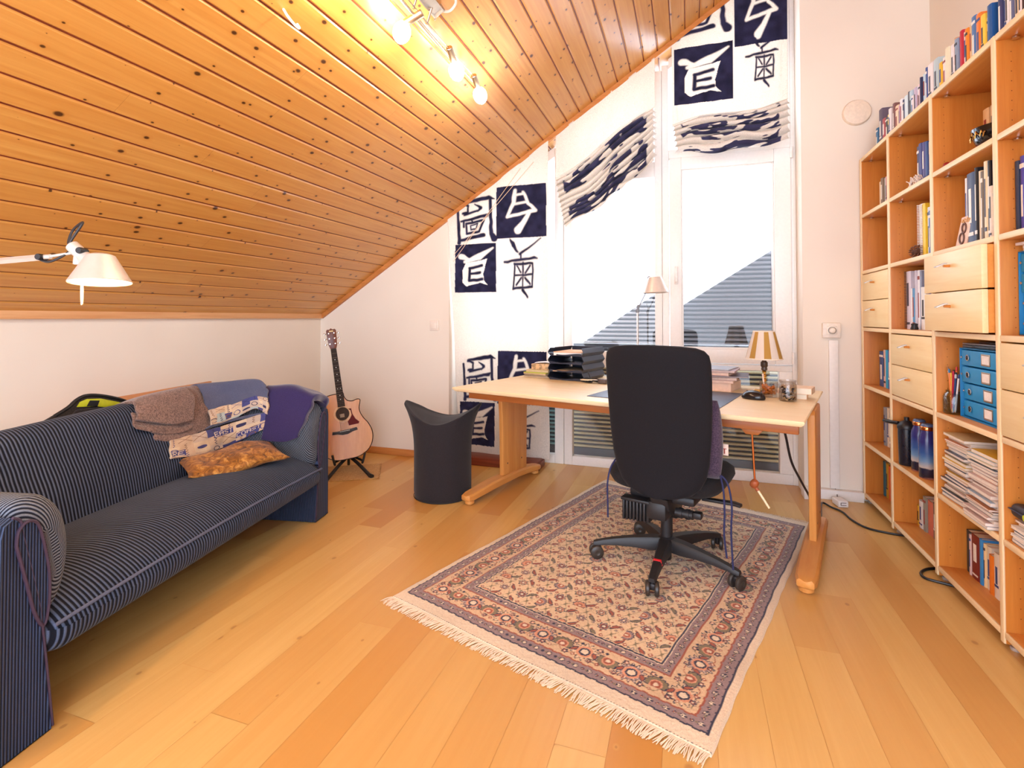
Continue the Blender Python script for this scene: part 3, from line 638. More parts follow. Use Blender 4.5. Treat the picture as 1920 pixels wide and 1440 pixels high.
def drawer_box(y0, y1, z0, zh, lab):
    x0 = 1.125; W_ = y0 - y1
    r = thing('cardboard_drawer_box', lab, 'drawer box', (x0, (y0 + y1) / 2, z0), (0, 0, 0), 'blue drawer boxes')
    mb = plain((24, 122, 180), .45, 0, .4, .03); md = plain((34, 144, 204), .42, 0, .4, .03); bm = nb(); D_ = .29
    for a in (((0, -W_ / 2, 0), (D_, -W_ / 2 + .004, zh)), ((0, W_ / 2 - .004, 0), (D_, W_ / 2, zh)), ((0, -W_ / 2, zh - .004), (D_, W_ / 2, zh)), ((0, -W_ / 2, 0), (D_, W_ / 2, .004)), ((D_ - .004, -W_ / 2, 0), (D_, W_ / 2, zh))): boxab(bm, *a, .001)
    obj('case', bm, mb, r)
    n = 4; hh = (zh - .01) / n
    for k in range(n):
        z = .005 + k * hh; bm = nb(); off = .006 if k < 2 else 0
        boxab(bm, (.004 + off, -W_ / 2 + .006, z + .002), (D_ - .01, W_ / 2 - .008, z + hh - .004), .004, 3); d = obj('drawer', bm, md, r)
        xf = .003 + off; zc_ = z + hh / 2
        bm = nb(); lathe(bm, [(.0095, 0), (.0135, .001), (.0135, .003), (.0095, .0035)], (xf, W_ * .29, zc_), 28, (0, -PI / 2, 0), False); obj('finger_ring', bm, M_STEEL, d)
        bm = nb(); lathe(bm, [(0, 0), (.0094, 0), (.0094, .0012), (0, .0012)], (xf, W_ * .29, zc_), 24, (0, -PI / 2, 0)); obj('finger_hole', bm, M_BLACK, d)
        bm = nb(); yl = -W_ * .15
        for a in ((.06, .006, 0, .02), (.06, .008, 0, -.021), (.006, .046, .03, 0), (.006, .046, -.03, 0)): box(bm, (.003, a[0], a[1]), (xf, yl + a[2], zc_ + a[3]), None, .001)
        obj('label_holder', bm, metal('nickel', (196, 170, 150), .3), d)
        bm = nb(); box(bm, (.0014, .055, .036), (xf, yl, zc_)); obj('label_card', bm, plain((242, 232, 226), .7), d)
        for yy in (W_ * .46, -W_ * .42):
            bm = nb(); lathe(bm, [(.0055, 0), (.005, .0025), (0, .0035)], (xf, yy, zc_), 14, (0, -PI / 2, 0)); obj('rivet', bm, M_STEEL, d)
    return r
drawer_box(2.79, 2.475, .7695, .3, 'bright blue box of four small drawers beside the jar of pens')
drawer_box(2.352, 2.035, 1.1375, .3, 'blue box of small drawers in the bay at the right picture edge')
def slab(name, lab, cat, loc, size, m, rot=(0, 0, 0), group=None, bev=.003):
    bm = nb(); box(bm, size, (0, 0, size[2] / 2), None, bev); o = obj(name, bm, m); o.location = loc; o.rotation_euler = rot; return tag(o, lab, cat, group)
t_ = thing('laptop', 'thin dark grey laptop lying on top of the bright blue drawer box', 'laptop', (1.24, 2.655, 1.0703), (.0, 0, .05))
bm = nb(); box(bm, (.2, .27, .012), (0, 0, .006), None, .003); obj('base', bm, plain((70, 72, 78), .4), t_)
bm = nb(); box(bm, (.2, .27, .008), (0, 0, .017), None, .003); obj('lid', bm, plain((120, 122, 130), .3), t_)
bm = nb(); 
for k, yy in enumerate((-.1, -.06, .05)): box(bm, (.002, .022 if k != 1 else .01, .005), (-.1, yy, .006))
obj('ports', bm, M_BLACK, t_)
slab('tablet', 'black flat device on the laptop over the blue drawer box', 'device', (1.245, 2.62, 1.0915), (.17, .2, .008), M_BLACK, (0, 0, -.06))
for k, (dx, dy, c) in enumerate([(0, 0, (230, 214, 200)), (.008, .012, (246, 240, 236)), (-.006, .02, (220, 206, 206))]):
    slab('paper_bundle', ['cream folded paper lying on the edge bay blue box', 'white paper sheets over the cream paper on the edge bay blue box', 'pinkish sheet on top of the papers on the edge bay blue box'][k], 'paper', (1.22 + dx, 2.21 + dy, 1.4378 + .0102 * k), (.18, .24, .01), plain(c, .8), (0, 0, .05 * k), 'papers on the edge bay blue box', .001)
# ---------------------------------------------------------------- magazines
COVN = [((70, 78, 104), 'slate'), ((226, 218, 212), 'white'), ((214, 196, 150), 'straw'), ((60, 60, 72), 'black'), ((232, 186, 60), 'yellow'), ((160, 178, 196), 'pale blue'), ((196, 120, 70), 'rust'), ((236, 228, 222), 'ivory'), ((120, 132, 150), 'grey blue'), ((206, 176, 166), 'pink')]
M_MPG = plain((236, 222, 208), .8, 0, .2, .04)
def magazine(x, y, z, w, d, th, sag, rz, cov, lab, group):
    """a floppy magazine: long edge w along Y, drooping at its free end"""
    bm = nb(); n = 8
    for part, (z0, z1) in enumerate(((0, .0007), (.0007, th - .0007), (th - .0007, th))):
        rings = []
        e = .0015 if part == 1 else 0
        for i in range(n + 1):
            u = i / n; yy = (u - .5) * (w - 2 * e); dz = sag * (u - .5) * 2 * abs(u - .5) * 2 * (1 if u > .5 else .4) * -1
            rings.append([(e, yy, z0 + dz), (d - e, yy, z0 + dz), (d - e, yy, z1 + dz), (e, yy, z1 + dz)])
        loft(bm, rings, True, True, 0 if part != 1 else 1)
    o = obj('magazine', bm, [plain(cov, .35, 0, .5), M_MPG], smooth=False); o.location = (x, y, z); o.rotation_euler = (0, 0, rz); return tag(o, lab, 'magazine', group)
def pile(y, x0, z, n, group, where, seed, top, w=.24, limit=.30):
    R_ = random.Random(seed); zz = z + .0012
    for i in range(n):
        th = R_.uniform(.007, .0155); c, cn = R_.choice(COVN)
        if zz + th - z > limit: break
        fwd = -.02 * max(0, 1 - i / 9) + R_.uniform(-.012, .012)
        magazine(x0 + fwd, y + R_.uniform(-.006, .006), zz, w - R_.uniform(0, .03), .27, th, 0, R_.uniform(-.03, .03), c, '%s magazine, %s from the bottom of %s' % (cn, ORD[i], where), group); zz += th + .0006
    return zz
z1 = pile(2.77, 1.1, .400, 24, 'magazines in the left stack', 'the left stack under the blue box', 5, 1, .215)
z2 = pile(2.53, 1.085, .400, 24, 'magazines in the right stack', 'the right stack under the blue box', 9, 1, .2)
z3 = pile(2.24, 1.105, .400, 9, 'magazines in the edge bay stack', 'the stack in the picture edge bay', 12, 1, .22, .14)
t_ = thing('zip_case', 'dark navy zip case lying on the stack of magazines in the edge bay', 'case', (1.085, 2.2, z3 + .001))
bm = nb(); box(bm, (.26, .3, .05), (.13, 0, .025), None, .02, 4); obj('shell', bm, plain((34, 36, 52), .5), t_)
bm = nb(); box(bm, (.264, .304, .004), (.13, 0, .027), None, .0015); obj('zip', bm, plain((60, 74, 110), .5), t_)
bm = nb(); lathe(bm, [(.011, 0), (.011, .003), (0, .004)], (.001, .055, .022), 16, (0, -PI / 2, 0)); obj('lime_badge', bm, plain((196, 206, 60), .5), t_)
# ================================================================ desk and what stands on it
DA = math.radians(-15.5); DC = Vector((-.334, 3.229, 0)); DR = Matrix.Rotation(DA, 3, 'Z'); TZ = .7652
def DW(x, y, z=TZ): return DC + DR @ Vector((x, y, z))
M_DK = wood('desk_beech', (246, 226, 186), (236, 206, 158), 'X', .38, .8); M_DKL = wood('desk_leg_beech', (222, 156, 84), (200, 126, 58), 'Z', .4, .8); M_DKF = wood('desk_foot_beech', (224, 160, 88), (202, 132, 62), 'Y', .4, .8); M_DKE = wood('desk_apron_beech', (178, 106, 50), (152, 82, 36), 'X', .42)
dk = thing('desk', 'long beech desk with panel legs and sled feet standing askew before the window', 'desk', DC, (0, 0, DA))
bm = nb(); x0, x1, y0, y1 = -.957, .972, -.555, .555
rings = []
for z, i in ((.737, .03), (.741, .014), (.752, .003), (.761, 0), (.765, .004)):
    rings.append([(x0 + i, y0 + i, z), (x1 - i, y0 + i, z), (x1 - i, y1 - i, z), (x0 + i, y1 - i, z)])
loft(bm, rings); obj('tabletop', bm, M_DK, dk, angle=30)
bm = nb(); boxab(bm, (-.9, -.46, .69), (.94, -.432, .738), .004); boxab(bm, (-.9, .36, .69), (.94, .388, .738), .004); obj('apron', bm, M_DKE, dk)
for xl in (-.935, .958):
    bm = nb(); prism(bm, [(-.05, .075), (.25, .075), (.255, .5), (.26, .72), (.235, .738), (-.055, .738), (-.08, .72), (-.06, .5)], 'X', xl - .017, xl + .017, .006); L = obj('leg', bm, M_DKL, dk)
    bm = nb()
    for yy in (.0, .18): lathe(bm, [(.006, 0), (.006, .0012), (0, .0012)], (xl + .017, yy, .17), 12, (0, PI / 2, 0)); lathe(bm, [(.006, 0), (.006, .0012), (0, .0012)], (xl - .017, yy, .17), 12, (0, -PI / 2, 0))
    obj('bolt', bm, plain((90, 60, 40), .4), L)
    bm = nb(); rings = []
    for yy, w, zl, zt in ((-.455, .016, .036, .062), (-.445, .034, .03, .068), (-.41, .043, .028, .072), (-.2, .045, .04, .092), (.1, .043, .048, .098), (.3, .042, .04, .088), (.4, .04, .03, .07), (.43, .03, .032, .064), (.44, .014, .036, .06)):
        rings.append([(xl - w, yy, zl + .006), (xl - w + .008, yy, zl), (xl + w - .008, yy, zl), (xl + w, yy, zl + .006), (xl + w, yy, zt - .01), (xl + w - .01, yy, zt), (xl - w + .01, yy, zt), (xl - w, yy, zt - .01)])
    loft(bm, rings); F = obj('foot', bm, M_DKF, dk)
    for yy in (-.405, .385):
        bm = nb(); lathe(bm, [(.026, .004), (.031, .007), (.031, .026), (.027, .029)], (xl, yy, 0), 24); lathe(bm, [(.018, 0), (.02, .004)], (xl, yy, 0), 20); obj('pad', bm, M_DKF, F)
# crank for the height
bm = nb(); prism(bm, [(.70, .69), (.80, .69), (.775, .664), (.722, .664)], 'Y', -.44, -.38, .003); crk = obj('crank_bracket', bm, M_DKE, dk)
M_COP = metal('coppered_rod', (206, 112, 54), .35)
bm = nb(); rod(bm, (.745, -.41, .668), (.755, -.41, .455), .0045, None, 10); obj('crank_rod', bm, M_COP, dk)
bm = nb(); lathe(bm, [(.016, 0), (.019, .01), (.017, .026), (.009, .034)], (.748, -.41, .425), 16, (.4, .5, 0)); rod(bm, (.752, -.41, .43), (.768, -.41, .405), .008); k = obj('crank_joint', bm, plain((166, 84, 44), .5), dk)
bm = nb(); rod(bm, (.766, -.41, .41), (.815, -.412, .335), .0052, None, 10); obj('crank_handle', bm, M_DK, dk)
# desk mat
bm = nb(); box(bm, (.70, .58, .003), (0, 0, .0015), None, .0012); o = obj('desk_mat', bm, plain((74, 84, 108), .45, 0, .5, .03)); o.location = DW(.255, -.125); o.rotation_euler = (0, 0, DA); tag(o, 'dark blue grey desk mat in front of the office chair', 'desk mat')
# letter trays
M_TRAY = plain((38, 42, 58), .4, 0, .5, .04)
def tray(k):
    r = thing('letter_tray', '%s letter tray of the dark stack on the left of the desk' % ['lowest', 'second lowest', 'second highest', 'topmost'][k], 'letter tray', DW(-.535, .32, TZ + k * .056), (0, 0, DA), 'stacked letter trays')
    w, d, h = .125, .17, .0555; bm = nb()
    n = 14; fr = [(-w + 2 * w * i / n, -d, .012 + .010 * math.sin(i / n * 2 * PI * 1.0 + 2.2) * .5 - .002) for i in range(n + 1)]
    boxab(bm, (-w, -d, .0003), (w, d, .003)); obj('floor_plate', bm, M_TRAY, r, smooth=False)
    for s in (-1, 1):
        bm = nb(); prof = [(s * w, .0005), (s * (w + .017), h * .42), (s * w, h - .0006), (s * (w - .003), h - .0006), (s * (w + .013), h * .42), (s * (w - .003), .0005)]
        loft(bm, [[(p, -d, z) for p, z in prof], [(p, d, z) for p, z in prof]]); obj('side_wall', bm, M_TRAY, r, smooth=False)
    bm = nb(); boxab(bm, (-w, d - .003, .002), (w, d, h - .002)); obj('rear_wall', bm, M_TRAY, r, smooth=False)
    bm = nb(); g = [(x, z) for x, _, z in fr]; poly = [(-w, .0005)] + [(w, .0005)] + [(x, z + .004) for x, z in reversed(g)]
    prism(bm, poly, 'Y', -d - .002, -d + .001); obj('front_lip', bm, M_TRAY, r, smooth=False)
for k in range(4): tray(k)
for k, c, n_, lab in ((3, (238, 232, 226), 3, 'white papers filling the topmost letter tray'), (3, (222, 176, 140), 1, 'tan envelope lying in the topmost letter tray'), (1, (226, 190, 150), 1, 'buff envelope lying in the second lowest letter tray')):
    bm = nb(); hh = .02 if n_ == 3 else .005; box(bm, (.21, .29, hh), (0, 0, hh / 2), None, .001); o = obj('paper_sheets' if n_ == 3 else 'envelope', bm, plain(c, .8, 0, .2, .03)); zz = TZ + k * .056 + .0035 + (0 if n_ == 3 else (.0207 if k == 3 else 0)); o.location = DW(-.535, .30 if n_ == 3 else .295, zz); o.rotation_euler = (0, 0, DA + .03 * k); tag(o, lab, 'paper')
# pile of notebooks left of the trays
zz = TZ + .0005
for k, (c, th, w, d, rz, nm, lab) in enumerate([((226, 196, 160), .006, .2, .2, .1, 'folder', 'lowest buff folder of the pile left of the letter trays'), ((150, 132, 112), .008, .19, .2, .05, 'notebook', 'grey brown notebook second from the bottom left of the letter trays'), ((216, 186, 144), .009, .19, .2, -.03, 'notebook', 'tan notebook in the middle of the pile left of the letter trays'), ((196, 206, 60), .003, .19, .2, .02, 'folder', 'lime green folder in the pile left of the letter trays'), ((206, 182, 140), .013, .18, .19, .07, 'notebook', 'straw coloured notebook above the lime green folder'), ((222, 180, 132), .03, .14, .12, .1, 'box', 'patterned tan box on the pile left of the letter trays')]):
    bm = nb(); th *= 1.35; box(bm, (w, d, th), (0, 0, th / 2), None, .0012); t = NT('pile_cover'); nz = t.noise(t.coord(), 55, 2)
    t.base(t.ramp(nz, [(.45, lin(c)), (.62 if nm == 'box' else .9, tuple(x * (.5 if nm == 'box' else .85) for x in lin(c)[:3]) + (1,))]), .7); o = obj(nm, bm, t.m); o.location = DW(-.80 + (.02 if nm == 'box' else 0) + .006 * math.sin(k * 2), .28 - (.01 * k % .02), zz); o.rotation_euler = (0, 0, DA + rz); tag(o, lab, nm, 'pile left of the letter trays'); zz += th + .0006
bm = nb(); G = patch([[(-.07, -.06, .004), (.02, -.06, .01), (.09, -.06, .0)], [(-.07, .0, .006), (.02, 0, .014), (.1, 0, .004)], [(-.07, .07, .004), (.02, .07, .01), (.1, .07, .002)]], 6, 6); grid_bm(bm, G)
o = obj('crumpled_sheet', bm, plain((236, 232, 236), .7), mods=[('SOLIDIFY', dict(thickness=.0012))]); o.location = DW(-.785, .30, zz + .0002); o.rotation_euler = (0, 0, DA + .3); tag(o, 'white sheet lying on the patterned tan box', 'paper')
# glasses and cables beside the trays
t_ = thing('cable_bundle', 'tangle of black and cream cables right of the letter trays', 'cables', DW(-.335, .13, TZ + .0005), (0, 0, DA))
for k in range(5):
    R_ = random.Random(k + 20); bm = nb(); r0 = R_.uniform(.03, .06)
    tube(bm, [(r0 * math.cos(a + k) + R_.uniform(-.02, .03), .6 * r0 * math.sin(a + k), .005 + .012 * R_.random() + .003 * k) for a in [i * .9 for i in range(8)]], .0042 if k != 2 else .005, 7)
    obj('cable', bm, plain((232, 214, 184), .5) if k == 2 else M_BLACK, t_)
bm = nb(); box(bm, (.06, .045, .03), (.09, .0, .0155), None, .008, 3); obj('plug', bm, plain((88, 74, 70), .45), t_)
bm = nb(); rod(bm, (.0, .02, .008), (-.035, .03, .07), .0035); obj('pen', bm, M_BLACK, t_)
# books in the middle of the desk behind the chair
zz = TZ + .0005
for k, (c, th, w, d, dx, rz, lab) in enumerate([((232, 206, 188), .048, .20, .24, 0, .0, 'thick cream book at the bottom of the stack by the striped lamp'), ((224, 190, 180), .016, .22, .25, -.01, .1, 'second pink book of the stack by the striped lamp'), ((206, 172, 168), .018, .22, .24, .0, .16, 'third rose book of the stack by the striped lamp'), ((96, 92, 108), .007, .26, .26, .035, .22, 'dark magazine jutting from the stack by the striped lamp'), ((222, 182, 176), .02, .2, .24, -.02, .05, 'pale pink book above the dark magazine by the striped lamp'), ((196, 178, 190), .01, .21, .25, .0, .12, 'lilac magazine near the top of the stack by the striped lamp'), ((178, 190, 206), .007, .2, .25, -.015, .02, 'pale blue magazine on top of the stack by the striped lamp')]):
    t_ = thing('book' if 'book' in lab else 'magazine', lab, 'book' if 'book' in lab else 'magazine', DW(.44 + dx, .32, zz), (0, 0, DA + rz - .05), 'stack beside the striped lamp')
    bm = nb(); w2, d2 = w / 2, d / 2; prism(bm, [(w2, 0), (-w2, 0), (-w2, th), (w2, th), (w2, th - .0018), (-w2 + .003, th - .0018), (-w2 + .003, .0018), (w2, .0018)], 'Y', -d2, d2); obj('cover', bm, plain(c, .35, 0, .5), t_, smooth=False)
    bm = nb(); boxab(bm, (-w2 + .0034, -d2 + .003, .002), (w2 - .003, d2 - .003, th - .002)); obj('pages', bm, plain((234, 206, 190), .8), t_, smooth=False); zz += th + .0006
# striped table lamp
t_ = thing('table_lamp', 'small lamp with striped cream and ochre shade on a twisted brass stem', 'lamp', DW(.70, .26, TZ + .0003), (0, 0, DA))
M_BRS = metal('aged_brass', (196, 146, 66), .25)
bm = nb(); lathe(bm, [(0, 0), (.05, 0), (.052, .006), (.045, .012), (.02, .02), (.012, .028)], seg=32); obj('base', bm, M_BRS, t_)
bm = nb(); rings = []
for i in range(40):
    z = .026 + i * .0026; a = i * .33
    rings.append([((.0065 * math.cos(q) + .005 * math.cos(2 * (q) - 0)) * 0 + (.0085 + .0035 * math.cos(2 * (q - a))) * math.cos(q), (.0085 + .0035 * math.cos(2 * (q - a))) * math.sin(q), z) for q in [2 * PI * j / 20 for j in range(20)]])
loft(bm, rings); obj('stem', bm, M_BRS, t_, angle=80)
bm = nb(); lathe(bm, [(.009, .128), (.017, .136), (.015, .15), (.019, .156), (.019, .178), (.012, .184), (.012, .2)], seg=24); obj('socket', bm, plain((74, 52, 36), .4), t_)
n = 24; bmA = nb(); bmt = bmesh.new()
t = NT('striped_shade'); tc = t.new('ShaderNodeTexCoord'); sp = t.new('ShaderNodeSeparateXYZ'); t.lk(tc.outputs['Object'], sp.inputs[0])
ang = t.math('ARCTAN2', sp.outputs[1], sp.outputs[0]); st = t.math('GREATER_THAN', t.math('FRACT', t.math('ADD', t.math('MULTIPLY', ang, 7 / (2 * PI)), .15)), .56)
col = t.mix(st, lin((244, 232, 220)), lin((206, 162, 84))); t.base(col, .7, 0, .2)
tl = t.new('ShaderNodeBsdfTranslucent'); t.lk(col, tl.inputs[0]); mx = t.new('ShaderNodeMixShader'); mx.inputs[0].default_value = .35; t.lk(t.b.outputs[0], mx.inputs[1]); t.lk(tl.outputs[0], mx.inputs[2]); t.lk(mx.outputs[0], t.out.inputs[0])
bm = nb(); lathe(bm, [(.096, .197), (.098, .199), (.0575, .357), (.056, .357), (.0955, .2)], seg=56, caps=False); sh = obj('shade', bm, t.m, t_)
for pr in ([(.0965, .1955), (.0995, .197), (.0985, .203), (.0965, .203)], [(.0585, .353), (.0595, .355), (.0585, .359), (.056, .359)]):
    bm = nb(); lathe(bm, pr, seg=56, caps=False); obj('binding', bm, plain((240, 224, 204), .6), sh)
bm = nb(); lathe(bm, [(.012, .2), (.02, .225), (.026, .25), (.02, .27), (0, .278)], seg=24); obj('bulb', bm, plain((240, 236, 230), .3), t_)
# mouse
t_ = thing('computer_mouse', 'black domed computer mouse on the desk right of the mat', 'mouse', DW(.685, .0, TZ + .0003), (0, 0, DA + 1.2))
bm = nb(); rings = []
for z, s in ((0, .93), (.006, 1), (.014, .97), (.024, .84), (.032, .6), (.036, .28), (.0368, .02)):
    rings.append([(.043 * s * math.cos(a) * (1 + .08 * math.sin(a)), .064 * s * math.sin(a) - .006 * (1 - s), z * 1.22) for a in [2 * PI * i / 32 for i in range(32)]])
loft(bm, rings); obj('shell', bm, plain((24, 24, 30), .18, 0, .6), t_, angle=60)
bm = nb(); lathe(bm, [(.007, -.003), (.008, 0), (.007, .003)], (0, .034, .034), 14, (0, PI / 2, 0)); obj('wheel', bm, M_RUB, t_)
# ochre stub, amber glass, jar of shells, cream boxes
bm = nb(); lathe(bm, [(.014, 0), (.016, .003), (.016, .04), (.014, .043)], (0, 0, 0), 20); o = obj('cork_stopper', bm, plain((206, 160, 70), .5)); o.location = DW(.665, .19, TZ + .0165); o.rotation_euler = (PI / 2, 0, DA + .9); tag(o, 'ochre cylinder lying between the mouse and the striped lamp', 'stopper')
t_ = thing('drinking_glass', 'heavy glass with amber filling in front of the striped lamp', 'glass', DW(.742, .12, TZ + .0003), (0, 0, DA))
M_GL = glass('tumbler_glass', (240, 238, 236), .3)
bm = nb(); lathe(bm, [(0, 0), (.04, 0), (.044, .004), (.048, .085), (.0455, .085), (.041, .014), (0, .012)], seg=14); obj('body', bm, M_GL, t_, angle=20)
t = NT('amber_glass_pieces'); t.base(lin((226, 132, 58)), .2, 0, .6)
bm = nb()
for i in range(46):
    R_ = random.Random(i); a = R_.uniform(0, 6.28); rr = .031 * math.sqrt(R_.random()); box(bm, (.016, .012, .01), (rr * math.cos(a), rr * math.sin(a), .022 + R_.random() * .04), (R_.uniform(0, 3), R_.uniform(0, 3), R_.uniform(0, 3)), .002, 1)
obj('amber_chips', bm, t.m, t_); t_.children[-1]['kind'] = 'stuff'
bm = nb(); rod(bm, (-.02, .0, .02), (-.03, .01, .115), .004); lathe(bm, [(0, -.007), (.007, 0), (0, .007)], (-.03, .01, .118), 12); obj('stirrer', bm, plain((236, 214, 196), .4), t_)
t_ = thing('glass_jar', 'glass jar of dark and tan shells at the front right of the desk', 'jar', DW(.845, .03, TZ + .0003), (0, 0, DA))
bm = nb(); lathe(bm, [(0, 0), (.039, 0), (.043, .005), (.043, .085), (.038, .093), (.042, .1), (.042, .108), (.0395, .108), (.036, .094), (.0405, .084), (.0405, .007), (0, .005)], seg=32); obj('body', bm, M_GL, t_)
for q, c in enumerate(((40, 32, 36), (214, 178, 128), (206, 196, 196))):
    bm = nb()
    for i in range(26):
        R_ = random.Random(i + 100 * q); a = R_.uniform(0, 6.28); rr = .03 * math.sqrt(R_.random()); box(bm, (.024, .01, .006), (rr * math.cos(a), rr * math.sin(a), .012 + R_.random() * .06), (R_.uniform(-1, 1), R_.uniform(-1, 1), R_.uniform(0, 3)), .002, 1)
    o = obj('shells', bm, plain(c, .35), t_); o['kind'] = 'stuff'
zz = TZ + .0003
for k, (c, w, d, th, dx, rz, nm, lab) in enumerate([((232, 190, 150), .165, .12, .028, -.02, .04, 'book', 'cream book at the bottom of the pair behind the shell jar'), ((236, 204, 172), .15, .13, .032, .015, -.05, 'book', 'pale cream book on top of the pair behind the shell jar')]):
    t_ = thing(nm, lab, nm, DW(.86 + dx, .175, zz), (0, 0, DA + rz), 'pair of cream books behind the shell jar'); w2, d2 = w / 2, d / 2
    bm = nb(); prism(bm, [(-w2, 0), (w2, 0), (w2, th), (-w2, th), (-w2, th - .0016), (w2 - .002, th - .0016), (w2 - .002, .0016), (-w2, .0016)], 'Y', -d2, d2); obj('cover', bm, plain(c, .45), t_, smooth=False)
    bm = nb(); boxab(bm, (-w2 + .003, -d2 + .003, .0018), (w2 - .0024, d2 - .003, th - .0018)); obj('pages', bm, M_PAGE, t_, smooth=False); zz += th + .0008
# aluminium arm lamps: head helper shared by the desk lamp and the reading lamp
M_AL2 = plain((226, 214, 204), .35, .35, .5, .02)
def cone_shade(parent, rb, rt, h, centre, tilt, lit):
    bm = nb(); lathe(bm, [(rb, 0), (rb + .0012, .002), (rt, h), (rt - .012, h + .006), (0, h + .007), (0, h + .004), (rt - .012, h + .003), (rt - .003, h - .002), (rb - .0018, .002)], centre, 48, tilt, False)
    return obj('shade', bm, M_AL2, parent, angle=35)
t_ = thing('desk_lamp', 'aluminium jointed desk lamp standing at the back of the desk before the window', 'lamp', DW(-.14, .48, TZ + .0003), (0, 0, DA))
bm = nb(); lathe(bm, [(0, 0), (.095, 0), (.1, .004), (.1, .016), (.09, .022), (0, .024)], seg=40); obj('base', bm, M_AL2, t_)
bm = nb(); rod(bm, (0, 0, .02), (0, 0, .475), .0065, None, 12); obj('lower_arm', bm, metal('lamp_alu', (226, 210, 200), .35), t_)
bm = nb(); rod(bm, (0, 0, .47), (.006, 0, .515), .009, None, 12); lathe(bm, [(.012, -.008), (.012, .008)], (0, 0, .48), 14, (PI / 2, 0, 0)); lathe(bm, [(.01, -.008), (.01, .008)], (.008, 0, .515), 14, (PI / 2, 0, 0)); obj('joint', bm, plain((120, 124, 132), .35), t_)
bm = nb(); rod(bm, (.012, 0, .515), (.07, 0, .625), .004, None, 10); obj('upper_arm', bm, metal('lamp_alu2', (150, 150, 156), .3), t_)
sh = cone_shade(t_, .088, .045, .108, (.13, 0, .605), (0, -.04, 0), False)
bm = nb(); rod(bm, (.07, 0, .625), (.085, 0, .7), .009); lathe(bm, [(.016, -.012), (.018, 0), (.016, .012)], (.09, 0, .708), 16, (PI / 2, 0, 0)); obj('head_joint', bm, plain((150, 154, 166), .35), t_)
bm = nb(); rod(bm, (.0, 0, .52), (-.006, 0, .56), .0022); obj('tension_wire', bm, M_ALU, t_)
# power cable from the desk to the bookcase
bm = nb()
tube(bm, [DW(.84, -.2, .70), DW(.855, -.16, .62), DW(.87, -.08, .48), DW(.89, .12, .34), DW(.92, .3, .2), DW(.96, .42, .06), V(.80, 3.80, .012), V(.845, 3.755, .0065), (.888, 3.684, .006), (.905, 3.56, .006), (.955, 3.45, .006), (1.066, 3.405, .006), (1.2, 3.39, .006)], .0058, 8); o = obj('power_cable', bm, M_BLACK); tag(o, 'black power cable running from under the desk to the bookcase', 'cable')
bm = nb(); tube(bm, [(1.2, 3.06, .0066), (1.113, 3.008, .0066), (1.06, 2.978, .0066), (1.02, 2.925, .0066), (1.022, 2.875, .0066), (1.082, 2.846, .0066), (1.2, 2.80, .0066)], .0062, 8); o = obj('cable_loop', bm, M_BLACK); tag(o, 'black cable loop peeking out from under the bookcase', 'cable')
t_ = thing('power_adapter', 'small white power adapter on the floor behind the right desk foot', 'adapter', (.91, 3.83, .0), (0, 0, .2))
bm = nb(); box(bm, (.06, .09, .04), (0, 0, .0205), None, .006, 3); obj('body', bm, M_WHITE, t_)
bm = nb(); box(bm, (.032, .0015, .004), (0, -.0455, .03)); box(bm, (.032, .0015, .004), (0, -.0455, .016)); box(bm, (.004, .0015, .018), (-.016, -.0455, .023)); obj('symbol', bm, plain((110, 90, 84), .6), t_)
bm = nb(); tube(bm, [(0, .045, .02), (.02, .08, .03), (.03, .12, .06), (.02, .16, .1)], .003, 6); obj('lead', bm, plain((120, 110, 106), .5), t_)
# ================================================================ office chair
CH = Vector((-.107, 2.643, .0095)); CA = math.radians(-16)
M_BLK = cloth('black_chair_fabric', (27, 25, 30), (18, 17, 21), 500, .85, .15, .05); M_CHP = plain((34, 32, 34), .45, 0, .45); M_SEAT = cloth('grey_seat_fabric', (42, 39, 40), (18, 16, 19), 420, .95, .35, .05)
ch = thing('office_chair', 'black high backed office chair on a five star base seen from behind', 'chair', CH, (0, 0, CA))
prof = [(.385, .02, .05), (.392, .1, .048), (.41, .15, .045), (.44, .183, .042), (.49, .208, .04), (.56, .223, .036), (.68, .235, .03), (.80, .241, .03), (.92, .244, .034), (1.0, .243, .036), (1.035, .236, .036), (1.056, .218, .034), (1.068, .185, .03), (1.074, .12, .026), (1.076, .02, .022)]
def backy(z): return -.185 - .115 * max(0, (z - .5)) ** 1.15 + .05 * max(0, .62 - z)
rings = []
for z, hw, th in prof:
    cx = .02; ring = []; N = 36
    for i in range(N):
        a = 2 * PI * i / N; ca, sa = math.cos(a), math.sin(a)
        x = hw * math.copysign(abs(ca) ** .55, ca); y = th * math.copysign(abs(sa) ** .7, sa) + .035 * (x / .24) ** 2
        ring.append((cx + x, backy(z) + y, z - .0095))
    rings.append(ring)
bm = nb(); loft(bm, rings); obj('backrest', bm, M_BLK, ch, angle=80)
bm = nb(); rings = []
for z, i in ((.378, .05), (.388, .015), (.415, .0), (.445, .004), (.467, .03), (.474, .07)):
    ring = []
    for k in range(40):
        a = 2 * PI * k / 40; ca, sa = math.cos(a), math.sin(a)
        x = (.272 - i) * math.copysign(abs(ca) ** .5, ca); y = .095 + (.27 - i) * math.copysign(abs(sa) ** .5, sa)
        ring.append((x, y, z - .0095 + .02 * max(0, (.16 - abs(y - .2))) * 0 - .04 * max(0, y - .22) * 2 + .012 * (x / .26) ** 2))
    rings.append(ring)
loft(bm, rings); obj('seat', bm, M_SEAT, ch, angle=70)
